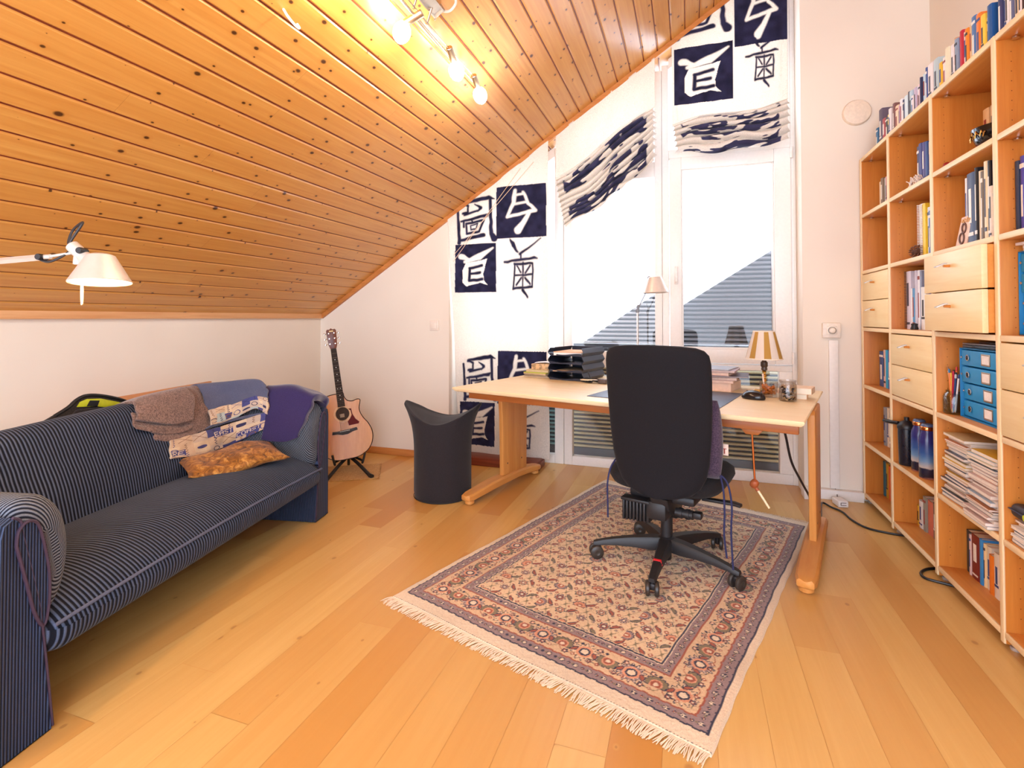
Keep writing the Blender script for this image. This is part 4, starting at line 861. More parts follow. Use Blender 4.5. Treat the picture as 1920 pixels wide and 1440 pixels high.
bm = nb(); boxab(bm, (-.15, -.1, .325), (.16, .2, .366), .012); boxab(bm, (-.05, -.16, .25), (.05, .02, .34), .02); prism(bm, [(-.17, .36), (-.14, .30), (-.02, .23), (.06, .23), (.06, .33), (-.1, .36)], 'X', -.025, .06, .008); mech = obj('mechanism', bm, M_CHP, ch)
bm = nb(); boxab(bm, (-.17, -.16, .318), (-.03, -.1, .332), .003)
for i in range(8): boxab(bm, (-.165 + i * .017, -.155, .225 + .004 * i * .3), (-.153 + i * .017, -.09, .318), .004)
boxab(bm, (-.165, -.14, .23), (-.035, -.1, .31)); obj('bellows', bm, M_CHP, ch)
bm = nb(); 
for i in range(5): lathe(bm, [(.02 + .004 * (i % 2), 0), (.02 + .004 * (i % 2), .016)], (.07 + i * .016, -.08, .285), 14, (0, PI / 2, 0))
boxab(bm, (.15, -.1, .275), (.19, -.06, .305), .008); obj('tension_knob', bm, M_CHP, ch)
bm = nb(); prism(bm, [(.16, .05), (.3, .07), (.335, .05), (.33, .02), (.3, .03), (.16, .02)], 'Z', .325, .338, .003); obj('lever', bm, M_CHP, ch)
bm = nb(); lathe(bm, [(.028, .09), (.028, .26), (.022, .262), (.022, .3)], seg=24); obj('gas_lift', bm, M_CHP, ch)
bm = nb(); lathe(bm, [(.02, .02), (.022, .024), (.022, .09)], seg=20); obj('lift_foot', bm, M_BLACK, ch)
ANG = [math.radians(a) + math.radians(16) for a in (-98, -27, 45, 117, 189)]
bm = nb(); lathe(bm, [(.05, .072), (.056, .08), (.05, .118), (.036, .13), (.03, .132)], seg=30); obj('hub', bm, M_CHP, ch)
for k, a in enumerate(ANG):
    ca, sa = math.cos(a), math.sin(a); bm = nb(); rings = []
    for r, w, zt, zb in ((.03, .03, .127, .07), (.08, .029, .126, .068), (.16, .024, .118, .074), (.24, .0205, .106, .074), (.3, .0185, .094, .07), (.335, .018, .085, .066), (.352, .014, .08, .064)):
        pts = [(-w, zb), (w, zb), (w * 1.0, zt - .012), (w * .72, zt), (-w * .72, zt), (-w, zt - .012)]
        rings.append([(r * ca - p * sa, r * sa + p * ca, z) for p, z in pts])
    loft(bm, rings); arm = obj('base_arm', bm, M_CHP, ch, angle=50)
    if k == 0:
        bm = nb(); rings = []
        for r in (.222, .236):
            w = .0222; zt = .1085; rings.append([(r * ca - p * sa, r * sa + p * ca, z) for p, z in ((-w, .088), (-w * .74, zt + .001), (w * .74, zt + .001), (w, .088), (w, .086), (w * .7, zt - .004), (-w * .7, zt - .004), (-w, .086))])
        loft(bm, rings); tag(obj('red_band', bm, plain((214, 30, 40), .4), arm), 'red band across the black arm')
    ex, ey = .338 * ca, .338 * sa
    bm = nb(); lathe(bm, [(.009, .045), (.009, .07)], (ex, ey, 0), 12); box(bm, (.026, .03, .03), (ex, ey, .042), (0, 0, a), .008); cs = obj('caster', bm, M_CHP, ch)
    wa = (.35, -.45, .2, 1.9, -.9)[k] + CA * 0
    off = Vector((.024 * math.cos(wa), .024 * math.sin(wa), 0)); ax = Vector((-math.sin(wa), math.cos(wa), 0)) if False else Vector((math.cos(wa + 0), math.sin(wa + 0), 0))
    for s in (-1, 1):
        bm = nb(); c0 = Vector((ex, ey, .0325)) + ax * .019 * s
        lathe(bm, [(.012, -.01), (.027, -.0095), (.032, -.005), (.0325, 0), (.032, .005), (.027, .0095), (.012, .0105), (.01, .009), (0, .009)], c0, 26, aim(ax * s)); obj('wheel', bm, plain((52, 46, 42), .4, 0, .5), cs)
# back cushion tied to the chair
M_CUSH = cloth('plum_cushion', (84, 66, 84), (48, 38, 56), 220, .95, .4, .3)
cu = thing('back_cushion', 'plum grey cushion tied to the front of the office chair backrest', 'cushion', CH + Matrix.Rotation(CA, 3, 'Z') @ Vector((.03, -.085, .4735)), (0, 0, CA))
bm = nb(); rings = []
for i in range(15):
    z = i / 14; f = max(.02, math.sin(PI * min(1, max(0, z * .96 + .02))) ** .45); ring = []
    for k in range(32):
        a = 2 * PI * k / 32; ca, sa = math.cos(a), math.sin(a)
        ring.append((.255 * (.9 + .1 * f) * math.copysign(abs(ca) ** .5, ca), .058 * f * math.copysign(abs(sa) ** .8, sa) - .03 * z, .35 * z))
    rings.append(ring)
loft(bm, rings); obj('pillow', bm, M_CUSH, cu, angle=80)
bm = nb(); boxab(bm, (.236, .03, .1), (.268, .032, .15), .0005); obj('care_tag', bm, plain((232, 206, 190), .7), cu)
bm = nb(); boxab(bm, (.2425, .0285, .128), (.2605, .0335, .131)); boxab(bm, (.249, .0285, .108), (.254, .0335, .129)); obj('tag_print', bm, plain((160, 70, 60), .6), cu)
M_CORD = plain((28, 32, 78), .7)
for k, pts in enumerate(([(-.235, -.04, .03), (-.245, -.09, -.01), (-.252, -.11, -.08), (-.249, -.115, -.16), (-.25, -.11, -.24)], [(.245, -.02, .02), (.262, -.045, -.03), (.268, -.05, -.12), (.266, -.052, -.22), (.276, -.05, -.32)], [(.245, -.015, .022), (.275, -.02, -.01), (.292, -.025, -.1), (.29, -.03, -.22), (.298, -.035, -.37)])):
    bm = nb(); tube(bm, pts, .0042, 7); obj('tie_cord', bm, M_CORD, cu)
# ================================================================ saddle stool
t_ = thing('saddle_stool', 'charcoal felt stool with a saddle seat turning up in two horns beside the desk', 'stool', (-1.585, 3.19, .0), (0, 0, math.radians(10)))
M_FELT = cloth('charcoal_felt', (50, 46, 50), (31, 29, 33), 520, .97, .3, .12)
bm = nb(); N = 64; RB = .193; rings = []
def top_h(ca): return .50 + .132 * abs(ca) ** 2.3
def top_r(ca): return RB + .075 * abs(ca) ** 4.0
for i in range(15):
    f = i / 14; ring = []
    for k in range(N):
        a = 2 * PI * k / N; ca, sa = math.cos(a), math.sin(a); zt = top_h(ca) - .012; g = max(0, (f - .45) / .55)
        r = (RB - (.008 if i == 0 else 0)) + (top_r(ca) - RB) * g ** 2.6
        ring.append((r * ca, r * sa * (1 - .0 * g), zt * f if i else .0))
    rings.append(ring)
for f, dz in ((.985, .006), (.955, .006), (.9, .0), (.75, -.0), (.5, 0), (.25, 0), (.02, 0)):
    ring = []
    for k in range(N):
        a = 2 * PI * k / N; ca, sa = math.cos(a), math.sin(a); x = top_r(ca) * ca * f; y = RB * sa * f
        z = .503 + .13 * min(1.2, abs(x) / .268) ** 2.0 + .022 * (1 - (y / RB) ** 2) * (1 - (x / .268) ** 2) + dz - .004
        ring.append((x, y, z))
    rings.append(ring)
loft(bm, rings); obj('body', bm, M_FELT, t_, angle=75)
bm = nb(); lathe(bm, [(RB + .001, .004), (RB + .0025, .008), (RB + .001, .012)], seg=64, caps=False); obj('base_welt', bm, plain((30, 28, 32), .8), t_)
# ================================================================ sofa under the slope
SO = V(-1.78, 1.014, 0); SA = math.atan2(.98, -.2)
def SW(s, o, z): return SO + Matrix.Rotation(SA, 3, 'Z') @ Vector((s, o, z))
def stripe_mat(name, axis, pitch, dark, light, warp=0, wscale=3, duty=.5, rough=.85, curve=None):
    t = NT(name); tc = t.new('ShaderNodeTexCoord'); sp = t.new('ShaderNodeSeparateXYZ'); t.lk(tc.outputs['Object'], sp.inputs[0])
    c = sp.outputs[axis] if axis != 'D' else None
    if axis == 'D':
        c = t.new('ShaderNodeAttribute', attribute_name='St').outputs['Fac']
    if curve is not None:
        c = t.math('ADD', c, t.math('MULTIPLY', t.math('POWER', t.math('MAXIMUM', t.math('SUBTRACT', sp.outputs[1], curve[0]), 0), 2.0), curve[1]))
    if warp:
        n = t.noise(t.coord((1, 1, 1)), wscale, 2); c = t.math('ADD', c, t.math('MULTIPLY', t.math('SUBTRACT', n, .5), warp))
    s = t.math('ADD', t.math('MULTIPLY', t.math('SINE', t.math('MULTIPLY', c, 2 * PI / pitch)), .5), .5)
    fn = t.noise(t.coord(), 420, 2, .6); f2 = t.noise(t.coord(), 7, 3)
    col = t.mix(t.ramp(s, [(duty - .22, (0, 0, 0, 1)), (duty + .22, (1, 1, 1, 1))]), lin(dark), lin(light))
    col = t.mix(.35, col, t.ramp(f2, [(.3, (.45, .45, .5, 1)), (.7, (1, 1, 1, 1))]), 'MULTIPLY')
    col = t.mix(.5, col, t.ramp(fn, [(.3, (.6, .6, .6, 1)), (.7, (1.15, 1.15, 1.15, 1))]), 'MULTIPLY')
    t.base(col, rough, 0, .2); t.b.inputs['Sheen Weight'].default_value = .08; t.b.inputs['Sheen Roughness'].default_value = .4
    t.bump(s, .55, .004); return t.m
M_ST = stripe_mat('sofa_corduroy', 0, .0145, (13, 17, 31), (84, 96, 122), .014, 6, .6)
M_STS = stripe_mat('sofa_corduroy_seat', 0, .0145, (12, 16, 29), (82, 95, 122), .012, 5, curve=(.06, 1.5), duty=.6)
M_STP = stripe_mat('sofa_panel_stripe', 0, .0085, (14, 20, 40), (66, 82, 116), 0, 3, .55)
M_STA = stripe_mat('sofa_arm_stripe', 'D', .0105, (26, 30, 44), (124, 132, 146), .006, 8)
M_STO = stripe_mat('sofa_side_stripe', 1, .0085, (22, 28, 46), (66, 80, 108), 0, 3)
M_PIPE = plain((84, 92, 118), .6); M_PIPER = plain((60, 44, 66), .6)
sf = thing('sofa', 'dark blue striped corduroy sofa under the pine slope on the left', 'sofa', SO, (0, 0, SA))
def skin_s(profile, s0, s1, n, bulge=None, drop=None, rnd=.06):
    """closed (o,z) profile carried along s with softly rounded ends"""
    rings = []; co = sum(p[0] for p in profile) / len(profile); cz = sum(p[1] for p in profile) / len(profile)
    ss = []
    for i in range(n + 1):
        t = i / n; ss.append(s0 + (s1 - s0) * t)
    ext = [s0 + rnd * .02, s0 + rnd * .15, s0 + rnd * .45]; ss = sorted(set([s0] + ext + [s for s in ss if s0 + rnd * .8 < s < s1 - rnd * .8] + [s0 + s1 - e for e in ext] + [s1]))
    for s in ss:
        e = min(s - s0, s1 - s); f = 1 if e >= rnd else math.sqrt(max(0, 1 - (1 - e / rnd) ** 2)) * .35 + .65
        ring = []
        for o, z in profile:
            o2 = co + (o - co) * f; z2 = cz + (z - cz) * f
            if bulge: o2, z2 = bulge(s, o2, z2)
            ring.append((s, o2, z2))
        rings.append(ring)
    return rings
def sm(prof, n=5): return [(p.x, p.y) for p in smooth_path([(a, b, 0) for a, b in prof + [prof[0]]], n)][:-1]
seat_p = sm([(.10, .205), (.02, .21), (-.035, .235), (-.052, .285), (-.036, .33), (.03, .378), (.13, .412), (.26, .425), (.38, .415), (.47, .385), (.52, .33), (.5, .24), (.3, .2)])
bm = nb(); loft(bm, skin_s(seat_p, -.035, 1.56, 60, lambda s, o, z: (o, z - (.02 * ((s - .76) / .8) ** 2 if z > .3 else 0)), rnd=.05)); seat = obj('seat_cushion', bm, M_STS, sf, angle=80)
bm = nb(); tube(bm, [(s, -.0385 - .002, .331 - .02 * ((s - .76) / .8) ** 2) for s in [-.02 + 1.565 * i / 30 for i in range(31)]], .0055, 8, raw=True); obj('piping', bm, M_PIPE, seat)
back_p = sm([(.44, .33), (.452, .40), (.475, .5), (.515, .6), (.555, .69), (.59, .755), (.635, .782), (.685, .775), (.725, .73), (.745, .62), (.75, .4), (.745, .06), (.6, .05), (.52, .2)])
def bb(s, o, z):
    k = max(0, (z - .5) / .28); return o, z - .032 * k * max(0, (.95 - s) / .95) ** 1.3
bm = nb(); loft(bm, skin_s(back_p, -.12, 1.63, 60, bb, rnd=.08)); obj('back_cushion', bm, M_ST, sf, angle=80)
def mir(s, far): return 1.525 - s if far else s
for far in (False, True):
    poly = [(0, .004), (-.034, .318), (-.057, .446), (-.09, .595), (-.096, .638), (-.118, .655), (-.142, .642), (-.15, .61), (-.152, .004)]
    bm = nb(); rings = []
    for o, i in ((-.014, .008), (-.016, .004), (-.006, .0), (.6, .0), (.735, .0), (.75, .01)):
        rings.append([(mir(s + (i if s < -.1 else -i), far), o - (.0 if o > .3 else 0), max(.004, z - i)) for s, z in poly])
    loft(bm, rings); bm.normal_update()
    ar = obj('arm_panel', bm, [M_STP, M_STO], sf, angle=30)
    for p_ in ar.data.polygons: p_.material_index = 0 if abs(p_.normal.y) > .7 else 1
    cs = sm([(-.09, .58), (-.106, .63), (-.096, .672), (-.06, .692), (-.01, .682), (.035, .635), (.058, .565), (.062, .48), (.045, .39), (.01, .33), (-.03, .315), (-.045, .38)], 4)
    bm = nb(); rings = []; n = 26
    for o in [-.012, -.0115, -.0105, -.008, -.004, .002, .01, .02, .032] + [.045 + .46 * i / 16 for i in range(17)] + [.53, .545, .554, .558]:
        e = min(o + .012, .558 - o); f = 1 if e > .05 else .5 + .5 * math.sqrt(max(0, 1 - (1 - e / .05) ** 2))
        cx, cz = -.03, .50
        rings.append([(mir(cx + (s - cx) * f, far), o, cz + (z - cz) * f) for s, z in cs])
    run = 0; st = []; arc = [0]
    for p0, p1 in zip(cs, cs[1:]): arc.append(arc[-1] + math.hypot(p1[0] - p0[0], p1[1] - p0[1]))
    for k, ring in enumerate(rings):
        if k: run += (Vector(ring[24]) - Vector(rings[k - 1][24])).length
        st += [run + .55 * q for q in arc]
    loft(bm, rings); ac = obj('arm_cushion', bm, M_STA, sf, angle=80)
    ac.data.attributes.new('St', 'FLOAT', 'POINT').data.foreach_set('value', st)
    gus = [(-.110, .575), (-.106, .612), (-.084, .632), (-.056, .618), (-.036, .55), (-.02, .46), (-.02, .37), (-.034, .318), (-.060, .37), (-.082, .46)]
    bm = nb(); gp = sm(gus, 4); loft(bm, [[(mir(s, far), -.0185, z) for s, z in gp], [(mir(s, far), .01, z) for s, z in gp]]); obj('arm_gusset', bm, M_STP, ac)
    bm = nb(); tube(bm, [(mir(s, far), -.019, z) for s, z in gp + gp[:2]], .0045, 6, raw=True); obj('piping', bm, M_PIPER, ac)
    bm = nb(); tube(bm, [(mir(s, far), -.015, z) for s, z in [(0, .01), (-.034, .318), (-.057, .446), (-.09, .595), (-.098, .64), (-.118, .655)]], .004, 6); obj('piping', bm, M_PIPER, ar)
# blankets and throws, in sofa coordinates
def drape(name, ctrl, m, label, cat, th, nu=10, nv=10, group=None, bump=.004, mod_noise=None, seed=0, parent=None):
    G = patch([[Vector(p) for p in r] for r in ctrl], nu, nv); R_ = random.Random(seed)
    for i, r in enumerate(G):
        for j, p in enumerate(r):
            q = bump * (math.sin(i * .55 + seed) * math.sin(j * .43 + seed * 2) + .6 * math.sin(i * .23 + j * .37 + seed))
            p.y -= q; p.z += q * .5
    bm = nb(); grid_bm(bm, G)
    o = obj(name, bm, m, parent, angle=180, mods=[('SOLIDIFY', dict(thickness=th, offset=0)), ('SUBSURF', dict(levels=1, render_levels=1))])
    if parent is None:
        o.location = SO; o.rotation_euler = (0, 0, SA); tag(o, label, cat, group)
    return o
M_KNIT = cloth('brown_bobbly_knit', (150, 122, 112), (92, 72, 66), 150, .97, .7, .3, .3); M_DENIM = cloth('grey_blue_fleece', (94, 98, 122), (74, 78, 102), 380, .95, .25, .4, .5)
M_PURP = cloth('violet_fleece', (54, 43, 96), (38, 30, 72), 420, .95, .25, .5)
th = thing('knitted_throw', 'brown bobbly throw folded in layers over the sofa back', 'throw', SO, (0, 0, SA))
A = [[(.905, .70, .765), (1.05, .71, .785), (1.275, .71, .79)], [(.911, .61, .787), (1.051, .61, .8), (1.265, .61, .81)], [(.89, .56, .75), (1.03, .535, .735), (1.24, .54, .752)], [(.858, .536, .715), (1.037, .505, .66), (1.178, .502, .652)]]
B = [[(.88, .585, .745), (1.039, .56, .70), (1.235, .56, .70)], [(.861, .548, .70), (1.021, .525, .648), (1.232, .53, .645)], [(.858, .536, .676), (1.018, .512, .612), (1.175, .508, .605)]]
Cc = [[(1.24, .71, .785), (1.3, .71, .79), (1.36, .71, .785)], [(1.253, .61, .802), (1.296, .61, .805), (1.345, .61, .802)], [(1.207, .562, .712), (1.284, .555, .708), (1.345, .545, .684)], [(.965, .532, .632), (1.139, .52, .605), (1.345, .51, .597)], [(.949, .518, .597), (1.069, .506, .569), (1.318, .505, .582)]]
for nm, g, t_h, sd in (('upper_layer', A, .016, 1), ('middle_layer', B, .014, 2), ('lower_layer', Cc, .014, 3)): drape(nm, g, M_KNIT, None, None, t_h, parent=th, seed=sd)
# patterned blanket, grey-blue outside
FONT = {'R': '11110 10001 10001 11110 10100 10010 10001', 'E': '11111 10000 10000 11110 10000 10000 11111', 'A': '01110 10001 10001 11111 10001 10001 10001', 'S': '01111 10000 10000 01110 00001 00001 11110', 'T': '11111 00100 00100 00100 00100 00100 00100', 'C': '01111 10000 10000 10000 10000 10000 01111', 'O': '01110 10001 10001 10001 10001 10001 01110'}
def patchwork(n, m, words_at, seed):
    """sea-side patchwork print: cream, sky and navy fields with motifs and lettering"""
    R_ = random.Random(seed); col = np.zeros((n, m, 3)); CS = [lin((214, 190, 160))[:3], lin((176, 186, 184))[:3], lin((72, 74, 128))[:3], lin((206, 178, 150))[:3], lin((198, 176, 158))[:3]]
    x = 0
    while x < m:
        w = R_.randint(m // 12, m // 6); y = 0
        while y < n:
            h = R_.randint(n // 3, n // 2 + 2); col[y:y + h, x:x + w] = R_.choice(CS)
            cx, cy = x + w / 2, y + h / 2; k = R_.choice([0, 1, 2, 3]); ink = np.array(lin(R_.choice([(70, 68, 120), (128, 92, 70), (52, 52, 86)]))[:3])
            jj, ii = np.meshgrid(np.arange(m), np.arange(n)); inb = (jj >= x + 1) & (jj < x + w - 1) & (ii >= y + 1) & (ii < y + h - 1)
            if k == 0: msk = np.abs(np.hypot((jj - cx), (ii - cy) * 1.0) - h * .28) < 2
            elif k == 1: msk = (np.abs(jj - cx - 3 * np.sin(ii * .5)) < 1.8)
            elif k == 2: msk = (np.hypot((jj - cx) / 2.2, ii - cy) < h * .16)
            else: msk = (np.abs((jj - cx) * .6 + (ii - cy)) < 1.2) | (np.abs((jj - cx) * .6 - (ii - cy)) < 1.2)
            col[msk & inb] = ink; y += h
        x += w
    for (word, fx, fy, px_) in words_at:
        x0, y0 = int(fx * m), int(fy * n)
        col[max(0, y0 - px_):y0 + 8 * px_, max(0, x0 - px_):x0 + len(word) * 6 * px_] = lin((70, 70, 124))[:3]
        for ci, ch_ in enumerate(word):
            for ry, row in enumerate(FONT[ch_].split()):
                for rx, b in enumerate(row):
                    if b == '1': col[y0 + ry * px_:y0 + (ry + 1) * px_, x0 + (ci * 6 + rx) * px_:x0 + (ci * 6 + rx + 1) * px_] = lin((222, 204, 180))[:3]
    return col
M_PATCH = inked('patchwork_print', rough=.85, bumpscale=500)
bl = thing('patterned_blanket', 'folded blanket with grey blue outside and seaside patchwork print on the sofa corner', 'blanket', SO, (0, 0, SA))
E_ = [[(1.35, .70, .79), (1.45, .56, .80), (1.49, .38, .815), (1.50, .30, .78)], [(1.345, .61, .815), (1.44, .478, .823), (1.44, .311, .838), (1.44, .245, .80)], [(1.325, .557, .742), (1.44, .461, .757), (1.44, .311, .79), (1.44, .238, .77)], [(1.339, .531, .672), (1.435, .444, .698), (1.435, .317, .745), (1.44, .237, .733)]]
drape('fleece_side', E_, M_DENIM, None, None, .012, parent=bl, seed=4)
def printed(name, ctrl, words_at, th_, seed, nu=60, nv=100):
    G = patch([[Vector(p) for p in r] for r in ctrl], nu, nv); n, m = len(G), len(G[0])
    X = np.array([[p.x for p in r] for r in G]); Y = np.array([[p.y for p in r] for r in G]); Z = np.array([[p.z for p in r] for r in G])
    ii, jj = np.meshgrid(np.arange(n), np.arange(m), indexing='ij'); Y = Y - .004 * np.sin(jj * .09 + seed) * np.sin(ii * .08)
    return pattern_sheet(name, X, Y, Z, patchwork(n, m, words_at, seed), M_PATCH, bl, th_)
F1 = [[(1.316, .517, .68), (1.435, .446, .704), (1.435, .317, .75), (1.44, .235, .736)], [(1.309, .497, .64), (1.43, .44, .66), (1.43, .308, .71), (1.438, .23, .69)], [(1.302, .486, .60), (1.435, .443, .617), (1.435, .31, .675), (1.44, .236, .64)]]
F2 = [[(1.019, .497, .58), (1.227, .494, .577), (1.43, .44, .592), (1.44, .25, .652)], [(1.001, .477, .538), (1.221, .47, .52), (1.425, .437, .53), (1.437, .25, .602)], [(.989, .467, .502), (1.217, .453, .47), (1.43, .437, .474), (1.44, .265, .556)]]
printed('print_fold', F1, [], .01, 3); printed('print_hem', F2, [('RE', .03, .62, 4), ('EAST', .46, .22, 3), ('COAST', .70, .55, 3)], .01, 8, 60, 120)
mid = [[(1.302, .49, .60), (1.43, .445, .615), (1.44, .25, .65)], [(1.27, .5, .585), (1.43, .455, .60), (1.45, .26, .645)]]
drape('inner_fold', mid, M_DENIM, None, None, .01, parent=bl, seed=7)
G_ = [[(1.68, .33, .64), (1.68, .13, .66), (1.675, -.01, .66)], [(1.62, .33, .735), (1.63, .13, .74), (1.625, -.02, .705)], [(1.5, .285, .778), (1.5, .132, .782), (1.5, -.026, .732)], [(1.47, .262, .68), (1.475, .125, .695), (1.475, -.008, .675)], [(1.455, .268, .565), (1.46, .129, .567), (1.46, .02, .594)], [(1.452, .275, .503), (1.458, .161, .481), (1.462, .056, .513)]]
drape('violet_blanket', G_, M_PURP, 'violet fleece blanket draped over the far sofa arm', 'blanket', .042, 10, 12, bump=.006, seed=11)
# golden cushion
t = NT('crushed_gold_velvet'); n1 = t.noise(t.coord(), 26, 5, .65, 1.2)
t.base(t.ramp(n1, [(.32, lin((74, 42, 14))), (.52, lin((158, 100, 34))), (.7, lin((214, 160, 80)))]), .45, 0, .4); t.b.inputs['Sheen Weight'].default_value = .15; t.bump(n1, .6, .01)
bm = nb(); rings = []
for i in range(17):
    u = i / 16 * 2 - 1; ring = []
    fz = (1 - abs(u) ** 3.0) ** .6
    for k in range(36):
        a = 2 * PI * k / 36; ca, sa = math.cos(a), math.sin(a)
        y = .125 * math.copysign(abs(ca) ** .6, ca) * (1 + .05 * math.cos(u * 3)) ; cn = abs(ca) ** 2
        z = .042 * fz * math.copysign(abs(sa) ** .85, sa) * (1 - .1 * math.sin(u * 9 + ca * 4)) + .012 * math.sin(u * 4)
        ring.append((u * .25 * (1 - .06 * (1 - cn)), y, z))
    rings.append(ring)
loft(bm, rings); o = obj('gold_cushion', bm, t.m, angle=180); o.location = SW(1.2, .27, .452); o.rotation_euler = (math.radians(10), math.radians(-2), SA - .62)
tag(o, 'crushed gold velvet cushion lying on the sofa seat below the patterned blanket', 'cushion')
# board and bag behind the sofa
bm = nb(); box(bm, (.62, .022, .742), (0, 0, .371), None, .003); o = obj('wooden_board', bm, wood('pale_board', (228, 176, 126), (204, 146, 92), 'X', .5)); o.location = SW(1.36, .845, .0); o.rotation_euler = (-.045, 0, SA); tag(o, 'pale wooden board standing on edge behind the sofa back', 'board')
bm = nb(); box(bm, (.95, .02, .768), (0, 0, .384), None, .003); o = obj('plywood_sheet', bm, wood('tan_panel', (222, 160, 110), (196, 130, 80), 'X', .5)); o.location = SW(1.42, .925, .0); o.rotation_euler = (-.03, 0, SA); tag(o, 'tan wooden panel standing behind the pale board at the knee wall side', 'board')
bg = thing('sports_bag', 'black padded bag with a lime green lining behind the sofa', 'bag', SO, (0, 0, SA))
out = [(.50, .30), (.50, .655), (.56, .695), (.66, .745), (.76, .785), (.80, .812), (.845, .825), (.92, .815), (1.03, .78), (1.12, .735), (1.14, .30)]
bm = nb(); prism(bm, out, 'Y', .79, .805, .004); obj('outer_shell', bm, cloth('black_bag_cloth', (58, 50, 46), (34, 30, 30), 200, .9, .4, .1), bg)
bm = nb(); tube(bm, [(s, .79, z) for s, z in [(.70, .76), (.76, .787), (.80, .815), (.845, .828), (.92, .818), (1.03, .783), (1.13, .735)]], .0075, 8); obj('binding', bm, plain((22, 22, 24), .6), bg)
bm = nb(); prism(bm, [(.80, .782), (.815, .803), (.85, .812), (.92, .803), (1.02, .77), (1.10, .735), (1.08, .715), (1.0, .742), (.9, .768)], 'Y', .7845, .79, .001); obj('lime_lining', bm, plain((190, 196, 30), .6), bg)
bm = nb(); prism(bm, [(.846, .778), (.862, .803), (.912, .795), (.9, .768)], 'Y', .782, .7846); obj('zip_pull_tab', bm, plain((24, 24, 26), .5), bg)
bm = nb(); prism(bm, [(.52, .60), (.62, .665), (.75, .735), (.79, .77), (.9, .762), (1.0, .735), (1.08, .70), (1.08, .6)], 'Y', .772, .7835, .004); obj('front_pocket', bm, cloth('dark_bag_pocket', (48, 42, 42), (28, 26, 28), 240, .9, .3, .1), bg)
# ================================================================ guitar on its stand
gp_ = V(-2.472, 3.368, 0); gz = math.radians(36.5)
def rotz(a): return Matrix.Rotation(a, 3, 'Z')
g = thing('acoustic_guitar', 'blond acoustic guitar with cutaway resting on a black stand in the corner', 'guitar', gp_ + V(0, 0, .118), (0, 0, gz))
lean = math.radians(-9); roll = math.radians(-8.0)
gm = Matrix.Rotation(lean, 4, 'X') @ Matrix.Rotation(roll, 4, 'Y')
def gobj(name, bm, m, par=None, **k):
    for v in bm.verts: v.co = gm @ v.co
    return obj(name, bm, m, par or g, **k)
M_TOP = wood('spruce_top', (218, 150, 72), (192, 118, 46), 'Z', .25, .9, .8, .5); M_SIDE = wood('sapele_side', (130, 70, 40), (92, 46, 26), 'Z', .25); M_NECK = wood('mahogany', (120, 58, 36), (82, 36, 22), 'Z', .3)
left = [(0, 0), (-.08, .004), (-.145, .035), (-.188, .09), (-.203, .16), (-.19, .225), (-.158, .28), (-.132, .32), (-.128, .355), (-.142, .40), (-.146, .44), (-.13, .475), (-.095, .497), (-.05, .503), (-.025, .503)]
right = [(.027, .503), (.03, .470), (.05, .44), (.085, .43), (.12, .438), (.142, .43), (.138, .405), (.128, .37), (.13, .335), (.148, .29), (.182, .235), (.202, .165), (.188, .09), (.145, .035), (.08, .004)]
outl = [(p.x, p.z) for p in smooth_path([(x, 0, z) for x, z in left], 5)] + [(p.x, p.z) for p in smooth_path([(x, 0, z) for x, z in right + [(0, 0)]], 5)][:-1]
bm = nb(); loft(bm, [[(x, 0, z) for x, z in outl], [(x, .1, z) for x, z in outl]]); gobj('body_sides', bm, M_SIDE, angle=40)
bm = nb(); loft(bm, [[(x * .985, -.004, .25 + (z - .25) * .985) for x, z in outl], [(x * .998, -.0005, .25 + (z - .25) * .998) for x, z in outl]]); top_ = gobj('soundboard', bm, M_TOP, angle=40)
bm = nb(); cl = [Vector((x * .997, -.003, .25 + (z - .25) * .997)) for x, z in outl]; tube(bm, cl + cl[:1], .0035, 6, raw=True); gobj('binding', bm, plain((42, 26, 20), .3), top_)
bm = nb(); lathe(bm, [(0, 0), (.05, 0), (.05, .001), (0, .001)], (0, -.0044, .345), 40, (PI / 2, 0, 0)); gobj('soundhole', bm, plain((52, 34, 26), .7), top_)
bm = nb(); lathe(bm, [(.051, 0), (.051, .0016), (.065, .0016), (.065, 0)], (0, -.004, .345), 48, (PI / 2, 0, 0)); gobj('rosette', bm, plain((214, 162, 96), .3), top_)
bm = nb(); boxab(bm, (-.02, -.0062, .318), (.012, -.0056, .345)); gobj('paper_label', bm, plain((180, 160, 140), .7), top_)
bm = nb(); prism(bm, [(.045, .375), (.068, .375), (.072, .33), (.09, .29), (.115, .262), (.108, .25), (.035, .248), (.03, .28), (.05, .30), (.066, .325), (.062, .36)], 'Y', -.0062, -.0042); gobj('pickguard', bm, plain((96, 22, 24), .6, 0, .2), top_)
bm = nb(); prism(bm, [(-.095, .20), (-.09, .222), (-.05, .218), (.05, .222), (.09, .226), (.095, .205), (.06, .2), (.02, .186), (-.02, .186), (-.055, .198)], 'Y', -.013, -.004, .001); br = gobj('bridge', bm, plain((30, 24, 24), .4), top_)
bm = nb(); boxab(bm, (-.036, -.016, .212), (.036, -.0125, .215)); gobj('saddle', bm, plain((230, 216, 196), .4), br)
bm = nb(); prism(bm, [(-.027, .40), (.027, .40), (.0215, .855), (-.0215, .855)], 'Y', -.012, -.0045); fb = gobj('fretboard', bm, plain((40, 30, 28), .6, 0, .2))
bm = nb(); L0 = .648; 
for k in range(1, 21):
    z = .855 - L0 * (1 - 2 ** (-k / 12)); 
    if z > .402: w_ = .0215 + (.855 - z) * .0121; boxab(bm, (-w_ + .0012, -.0131, z - .0007), (w_ - .0012, -.0118, z + .0007))
gobj('frets', bm, plain((140, 112, 84), .4), fb, smooth=False)
bm = nb()
